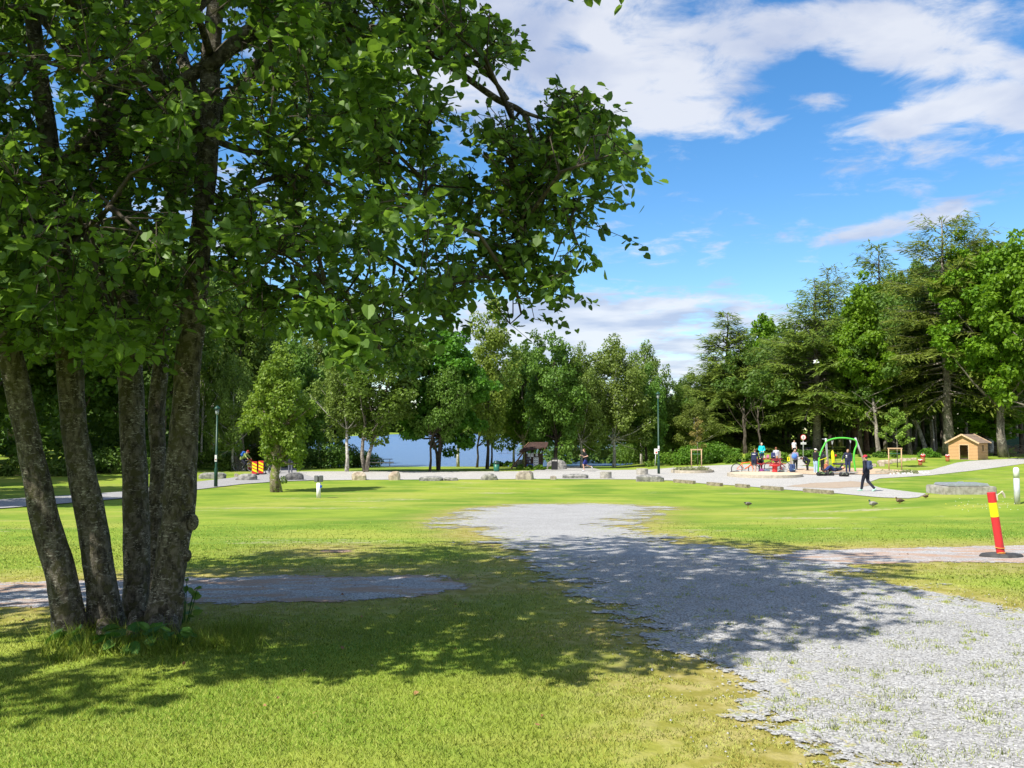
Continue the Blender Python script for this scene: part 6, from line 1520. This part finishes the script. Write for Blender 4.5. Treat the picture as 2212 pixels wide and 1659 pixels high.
person('dark-haired person in black leaning over the picnic table', 1643, 1016, 39, R(-200), (.015, .013, .014), (.02, .02, .022), (.04, .02, .015), bend | dict(look=(0, .9, -.3)), hairlen=.2)
person('child in a light grey hoodie beside the thick wooden post', 1677, 1012, 46, R(-20), (.52, .54, .58), (.02, .03, .08), (.24, .09, .04), armsup, trousers='short')
person('person in a white top and black shorts jogging on the wood path', 1716, 985, 34, R(182), (.80, .78, .82), (.012, .012, .014), (.06, .035, .02), dict(knr=(.1, .12, .52), anr=(.1, -.1, .2), tor=(.1, 0, .1)), sleeves='short', trousers='short')
person('child in blue and pink holding a blue bag by the yellow sign', 1718.5, 1016.5, 46, R(150), (.30, .26, .38), (.025, .035, .03), (.35, .20, .13), armsup, trousers='long', shoes=(.1, .15, .3))
person('dark-clad teenager bending forward with hands on knees', 1744.5, 1017.5, 43, R(90), (.012, .014, .025), (.015, .015, .018), (.05, .03, .02), bend)
person('teenager in a white cap, black jacket and pale jeans', 1762, 1023, 54, R(-70), (.018, .016, .018), (.36, .50, .66), (.10, .06, .04), armsup, cap=(.80, .78, .76), shoes=(.7, .7, .7))
person('person in dark clothes holding a shoe behind the left steel post', 1776.5, 1018, 49, R(-70), (.02, .012, .012), (.012, .012, .014), (.03, .02, .018), armsup)
person('boy in a navy hoodie with a white chest print beside the nest seat', 1832, 1023, 53, R(168), (.018, .022, .055), (.02, .03, .09), (.42, .22, .11), dict(head=(.0, .06, 1.6), look=(.6, .8, -.3), elr=(.32, .06, 1.17), wrr=(.40, .16, .98), ell=(-.26, 0, 1.12)), mark='front', shoes=(.12, .06, .06))
person('woman in dark top and grey trousers standing by the dark flat rock', 627, 1023, 50, R(5), (.01, .012, .02), (.13, .14, .17), (.12, .07, .04), dict(elr=(.24, .12, 1.2), wrr=(.12, .2, 1.45)), hairlen=.12, shoes=(.3, .3, .3))
person('person with a raised arm half hidden behind the mossy pollard', 584, 1022, 46, R(20), (.30, .16, .13), (.05, .05, .06), (.16, .08, .05), dict(ell=(-.36, .05, 1.38), wrl=(-.40, .12, 1.62)), sleeves='short', hairlen=.1)
g_ = G(1795, 1022)
lie = dict(pel=(0, 0, .30), chest=(0, -.32, .34), neck=(0, -.50, .40), head=(0, -.64, .46), look=(0, .3, 1), shl=(-.17, -.46, .36), shr=(.17, -.46, .36), ell=(-.28, -.25, .30), elr=(.26, -.62, .55), wrl=(-.16, -.02, .46), wrr=(.12, -.72, .66), hil=(-.09, .03, .27), hir=(.09, .03, .27), knl=(-.11, .36, .58), knr=(.11, .40, .50), anl=(-.11, .66, .26), anr=(.11, .72, .24), tol=(-.11, .78, .34), tor=(.11, .84, .32))
person('red-haired youngster in dark clothes lying back on the low grey board', 1803, 1023.5, 52, R(95), (.012, .014, .04), (.02, .04, .16), (.46, .16, .05), lie, hairlen=.22)
person('youngster with sandy hair in an orange brown top sitting by the black bags', 1781, 1022, 52, R(-80), (.38, .14, .06), (.05, .05, .06), (.50, .30, .15), dict(pel=(0, 0, .2), chest=(0, .1, .48), neck=(0, .14, .64), head=(0, .20, .80), shl=(-.17, .14, .6), shr=(.17, .14, .6), ell=(-.24, .2, .38), elr=(.24, .2, .38), wrl=(-.1, .42, .36), wrr=(.1, .42, .36), hil=(-.09, 0, .17), hir=(.09, 0, .17), knl=(-.12, .36, .42), knr=(.12, .36, .42), anl=(-.12, .5, .09), anr=(.12, .5, .09), tol=(-.12, .66, .05), tor=(.12, .66, .05)))
# low board
g_ = G(1806, 1026); t = thing('balance_board', 'low grey board on the play surface under the lying youngster', 'play equipment', g_)
mb = MB(); mb.box((.2, .2, .14), (2.3, .5, .07)); mb.build('board', M('grey_board', (.34, .33, .32), .7), t, bevel=.01)
mb = MB(); mb.box((-.7, .2, .05), (.15, .4, .1)); mb.box((1.1, .2, .05), (.15, .4, .1)); mb.build('feet', BLACK, t)
# bags
def floor_bag(label, px, yb, wpx, hpx, col, seed, name='bag', group=None, accent=None):
    g_ = G(px, yb); D = g_.y; W = wpx / F * D; Hh = hpx / F * D; rr = random.Random(seed); t = thing(name, label, 'bag', g_, rr.uniform(-.4, .4), group); b = MB()
    for i in range(6): b.ell((rr.uniform(-.3, .3) * W, rr.uniform(-.12, .12), Hh * rr.uniform(.3, .5)), (W * rr.uniform(.2, .3), .17, Hh * rr.uniform(.35, .5)), n=10)
    m_ = M('bag_%d_%d_%d' % tuple(int(c * 99) for c in col), col, .75, None, 6, .3); remesh(b, .02, m_, 'bag_body', t)
    a_ = M('bag_trim_%d' % seed, accent or (.35, .40, .30), .7); b = MB(); b.tube([(-.3 * W, -.14, Hh * .3), (-.15 * W, -.2, Hh * .75), (.05 * W, -.19, Hh * .8), (.2 * W, -.17, Hh * .35)], .012, 6); b.build('strap', a_, t, smooth=True)
    b = MB(); b.tube([(-.25 * W, -.16, Hh * .5), (.3 * W, -.16, Hh * .52)], .008, 5); b.build('zip', a_, t)
floor_bag('large black sports bag with pale green trim on the ground below the swing', 1775, 1028.5, 22, 12.5, (.015, .015, .016), 1, accent=(.35, .55, .2))
floor_bag('black bag with pale green trim leaning beside the larger black bag', 1791, 1028, 16, 12, (.016, .02, .018), 2, accent=(.35, .55, .2))
floor_bag('black wedge-shaped bag on the ground right of the lying youngster', 1824, 1030, 21, 12, (.015, .016, .015), 3)
floor_bag('dark clothes heaped on the ground behind the orange bicycle wheel', 1587, 1021.5, 22, 6, (.02, .02, .035), 4, 'clothes_heap')
floor_bag('purple bag under the red picnic table', 1648, 1022, 14, 10.5, (.22, .03, .16), 5)
floor_bag('blue grey bag under the red picnic table', 1657, 1022, 16, 10, (.10, .13, .22), 6)
floor_bag('dark bag under the right end of the red picnic table', 1690, 1021, 18, 7, (.03, .03, .05), 7)
gq = G(1660, 1014.5)
def on_table(px, s_, col, label, rz=0, nm='backpack'): 
    D = gq.y; x = (px - CX) / F * D; return backpack(label, Vector((x, D - .05, gq.z + .765)), rz, s_, col, strap=False)
on_table(1656.5, .62, (.55, .16, .26), 'pink bag on the red picnic table')
on_table(1668, .95, (.03, .04, .13), 'large navy backpack on the right end of the picnic table')
on_table(1649, .5, (.55, .50, .45), 'pale bag on the middle of the picnic table', 1)
on_table(1676, .45, (.45, .26, .10), 'tan bag hanging at the right end of the picnic table', .5)
g_ = G(1712, 1021); backpack('navy backpack with pale patches standing left of the child in blue and pink', g_, .3, 1.25, (.03, .06, .16), accent=(.35, .6, .7))
g_ = G(1718.5, 1016.5); b = MB(); b.ell((0, 0, 0), (.2, .12, .2)); o = b.build('blue_bag', M('light_blue_cloth', (.10, .25, .72), .7), smooth=True); o.location = g_ + Vector((-.16, -.30, .98)); tag(o, 'blue bag held by the child in blue and pink', 'bag')
b = MB(); b.cap((-.13, 0, 0), .05, (.13, 0, 0), .04); b.box((0, 0, -.055), (.36, .1, .03)); b.cap((-.09, 0, .02), .055, (-.07, 0, .07), .045); o = b.build('shoe', M('dark_shoe_cloth', (.05, .05, .07), .7), smooth=False); g_ = G(1776.5, 1018); o.location = g_ + Vector((.05, -.38, 1.06)); tag(o, 'dark sports shoe with a pale sole held up by the person behind the steel post', 'shoe')
# ------------------------------------------------------------------ bicycles
def bicycle(label, px, yb, col, flip=1, wheel=.34, rz=0):
    g_ = G(px, yb); t = thing('bicycle', label, 'bicycle', g_, rz); fm = M('bike_%d_%d' % (int(col[0] * 99), int(col[1] * 99)), col, .35)
    L = 1.08; TY_ = M('tyre_rubber', (.03, .03, .03), .8)
    for x_, nm in ((-L / 2, 'wheel'), (L / 2, 'wheel')):
        b = MB(); b.tube([(x_ * flip + math.cos(a_) * (wheel - .02), 0, wheel + math.sin(a_) * (wheel - .02)) for a_ in np.linspace(0, 2 * math.pi, 33)], .012, 6, cap=False)
        for k in range(14): a_ = k / 14 * 6.283; b.tube([(x_ * flip, 0, wheel), (x_ * flip + math.cos(a_) * (wheel - .03), 0, wheel + math.sin(a_) * (wheel - .03))], .0025, 3, cap=False)
        b.tube([(x_ * flip, -.05, wheel), (x_ * flip, .05, wheel)], .022, 8); w_ = b.build('wheel', STEEL, t, smooth=True)
        b = MB(); b.tube([(x_ * flip + math.cos(a_) * wheel, 0, wheel + math.sin(a_) * wheel) for a_ in np.linspace(0, 2 * math.pi, 33)], .026, 8, cap=False); b.build('tyre', TY_, w_, smooth=True)
    def X(x, z, y=0): return (x * flip, y, z)
    bb, st, hd1, hd2 = X(-.08, .30), X(-.24, .72), X(.33, .80), X(.38, .62)
    b = MB(); b.tube([bb, st], .022, 8); b.tube([st, hd1], .026, 8); b.tube([bb, hd2], .042, 8); b.tube([hd1, hd2], .03, 8)
    for sy in (-.05, .05): b.tube([X(-L / 2, wheel, sy), bb], .014, 6); b.tube([X(-L / 2, wheel, sy), X(-.22, .66, sy * .5)], .012, 6)
    b.build('frame', fm, t, smooth=True)
    b = MB()
    for sy in (-.06, .06): b.tube([hd2, X(.44, .5, sy), X(L / 2, wheel, sy)], .016, 6)
    b.build('fork', fm, t, smooth=True)
    b = MB(); b.tube([st, X(-.28, .88)], .015, 6); b.build('seat_post', BLACK, t)
    b = MB(); b.ell(X(-.28, .91), (.14, .065, .03), n=12); b.build('saddle', BLACK, t, smooth=True)
    b = MB(); b.tube([hd1, X(.30, .96)], .016, 6); b.tube([X(.26, 1.0, -.30), X(.32, .97, -.12), X(.32, .97, .12), X(.26, 1.0, .30)], .014, 6); b.build('handlebar', BLACK, t, smooth=True)
    b = MB(); b.tube([X(-.08, .30, -.06), X(.02, .16, -.08)], .012, 6); b.tube([X(-.08, .30, .06), X(-.18, .44, .08)], .012, 6); b.box(X(.02, .15, -.13), (.09, .09, .02)); b.tube([X(-.08, .3, -.05), X(-.08, .3, -.06)], .09, 16); b.build('crank', STEEL, t)
    return t
bicycle('orange mountain bicycle leaning beside the picnic table', 1610, 1024.5, (.75, .13, .02), 1, rz=R(-6))
bicycle('dark red bicycle behind the red round table', 1679, 1019.5, (.35, .03, .03), -1, rz=R(4))
bicycle('dark bicycle half hidden behind the mossy pollard', 590, 1024, (.03, .03, .035), 1, rz=R(70))
# cyclist and his bicycle
bicycle('grey bicycle ridden by the cyclist in the green jacket', 528, 1018.5, (.12, .12, .13), 1, rz=R(-12))
g_ = G(528, 1018.5)
person('cyclist in a green jacket and dark red helmet riding behind the rocks', 528, 1018.5, 50, R(-102), (.28, .36, .10), (.02, .02, .022), None, dict(pel=(0, -.26, .98), chest=(0, .02, 1.22), neck=(0, .14, 1.34), head=(0, .24, 1.48), shl=(-.17, .10, 1.30), shr=(.17, .10, 1.30), ell=(-.24, .24, 1.10), elr=(.24, .24, 1.10), wrl=(-.24, .34, 1.02), wrr=(.24, .34, 1.02), hil=(-.09, -.22, .93), hir=(.09, -.22, .93), knl=(-.1, .16, .78), knr=(.1, .1, .60), anl=(-.1, .02, .42), anr=(.1, -.06, .22), tol=(-.1, .14, .38), tor=(.1, .08, .18)), cap=(.25, .02, .02))
backpack('bright blue backpack on the cyclist in the green jacket', g_ + Vector((-.18, -.02, 1.02)), R(-102), .95, (.02, .12, .50), tiltx=-.35)
# ------------------------------------------------------------------ birds
def bird(label, px, yb, lpx, body, headc, face=1, sit=True, rz=0, beak=(.5, .35, .05), head_tuck=False, belly=None):
    g_ = G(px, yb); D = g_.y; L = lpx / F * D; t = thing('bird' if 'crow' in label else 'duck', label, 'bird' if 'crow' in label else 'duck', g_, rz); h = L * (.10 if sit else .3)
    s_ = face; b = MB(); b.ell((0, 0, h + L * .22), (L * .38, L * .19, L * .20), n=16); b.cap((s_ * -L * .2, 0, h + L * .24), L * .12, (-s_ * L * .48, 0, h + L * .20), L * .045); b.cap((s_ * L * .22, 0, h + L * .26), L * .11, (s_ * L * .32, 0, h + L * (.34 if head_tuck else .44)), L * .07)
    remesh(b, L * .02, M('plumage_%d_%d' % (int(body[0] * 99), int(body[2] * 99)), body, .8, tuple(c * .5 for c in body), 25, .3), 'body', t)
    b = MB(); hc = (s_ * L * .36, 0, h + L * (.34 if head_tuck else .50)); b.ell(hc, (L * .10, L * .075, L * .085), n=12); hd = b.build('head', M('plumage_head_%d_%d' % (int(headc[0] * 99), int(headc[1] * 99)), headc, .5), t, smooth=True)
    b = MB(); b.tube([(hc[0] + s_ * L * .08, 0, hc[2]), (hc[0] + s_ * L * .19, 0, hc[2] - L * .03)], [L * .035, L * .015], 8); b.build('beak', M('beak_%d' % int(beak[0] * 99), beak, .5), hd, smooth=True)
    for sy in (-1, 1):
        b = MB(); b.ell((-s_ * L * .06, sy * L * .165, h + L * .27), (L * .30, L * .045, L * .11), n=12); b.build('wing', M('wing_%d_%d' % (int(body[0] * 99), int(body[2] * 99)), tuple(c * .6 for c in body), .8, tuple(c * .3 for c in body), 30), t, smooth=True)
        b = MB(); b.tube([(0, sy * L * .07, h + L * .08), (0, sy * L * .07, 0)], L * .018, 6); b.box((s_ * L * .03, sy * L * .07, .004), (L * .10, L * .06, .006)); b.build('leg', M('bird_leg', (.35, .16, .03), .6), t)
bird('grey and black bird preening with its tail right on the lawn', 1616, 1098, 19, (.20, .18, .15), (.015, .015, .015), -1, sit=False, head_tuck=True, rz=.2, beak=(.04, .04, .04))
bird('green-headed drake resting on the lawn', 1886, 1095.5, 24, (.36, .34, .30), (.012, .10, .06), -1, rz=.15)
bird('brown duck resting right of the green-headed drake', 1944, 1088, 21, (.17, .11, .065), (.14, .10, .06), -1, rz=-.1)
bird('brown duck sitting at the end of the pale path', 2000, 1077, 16, (.20, .13, .08), (.18, .12, .075), 1, rz=.1)
# gull in flight
P0 = at(1762, 784, 70); t = thing('gull', 'white gull flying in front of the tall conifer by the swing', 'bird', P0); b = MB(); b.cap((-.18, 0, 0), .035, (.16, 0, .03), .06); b.ell((.25, 0, .06), (.06, .05, .05)); b.build('body', M('gull_white', (.85, .86, .88), .7), t, smooth=True)
for sy in (-1, 1):
    b = MB(); b.add([(.12, sy * .04, .03), (-.08, sy * .04, .02), (-.06, sy * .30, .26), (.10, sy * .30, .27), (-.20, sy * .5, .22), (-.12, sy * .5, .23), (.12, sy * .04, .015), (-.08, sy * .04, .005), (-.06, sy * .30, .245), (.10, sy * .30, .255)], [(0, 1, 2, 3), (3, 2, 4, 5), (6, 9, 8, 7), (0, 3, 9, 6), (1, 7, 8, 2)]); b.build('wing', M('gull_white', (.8, .8, .8)), t)
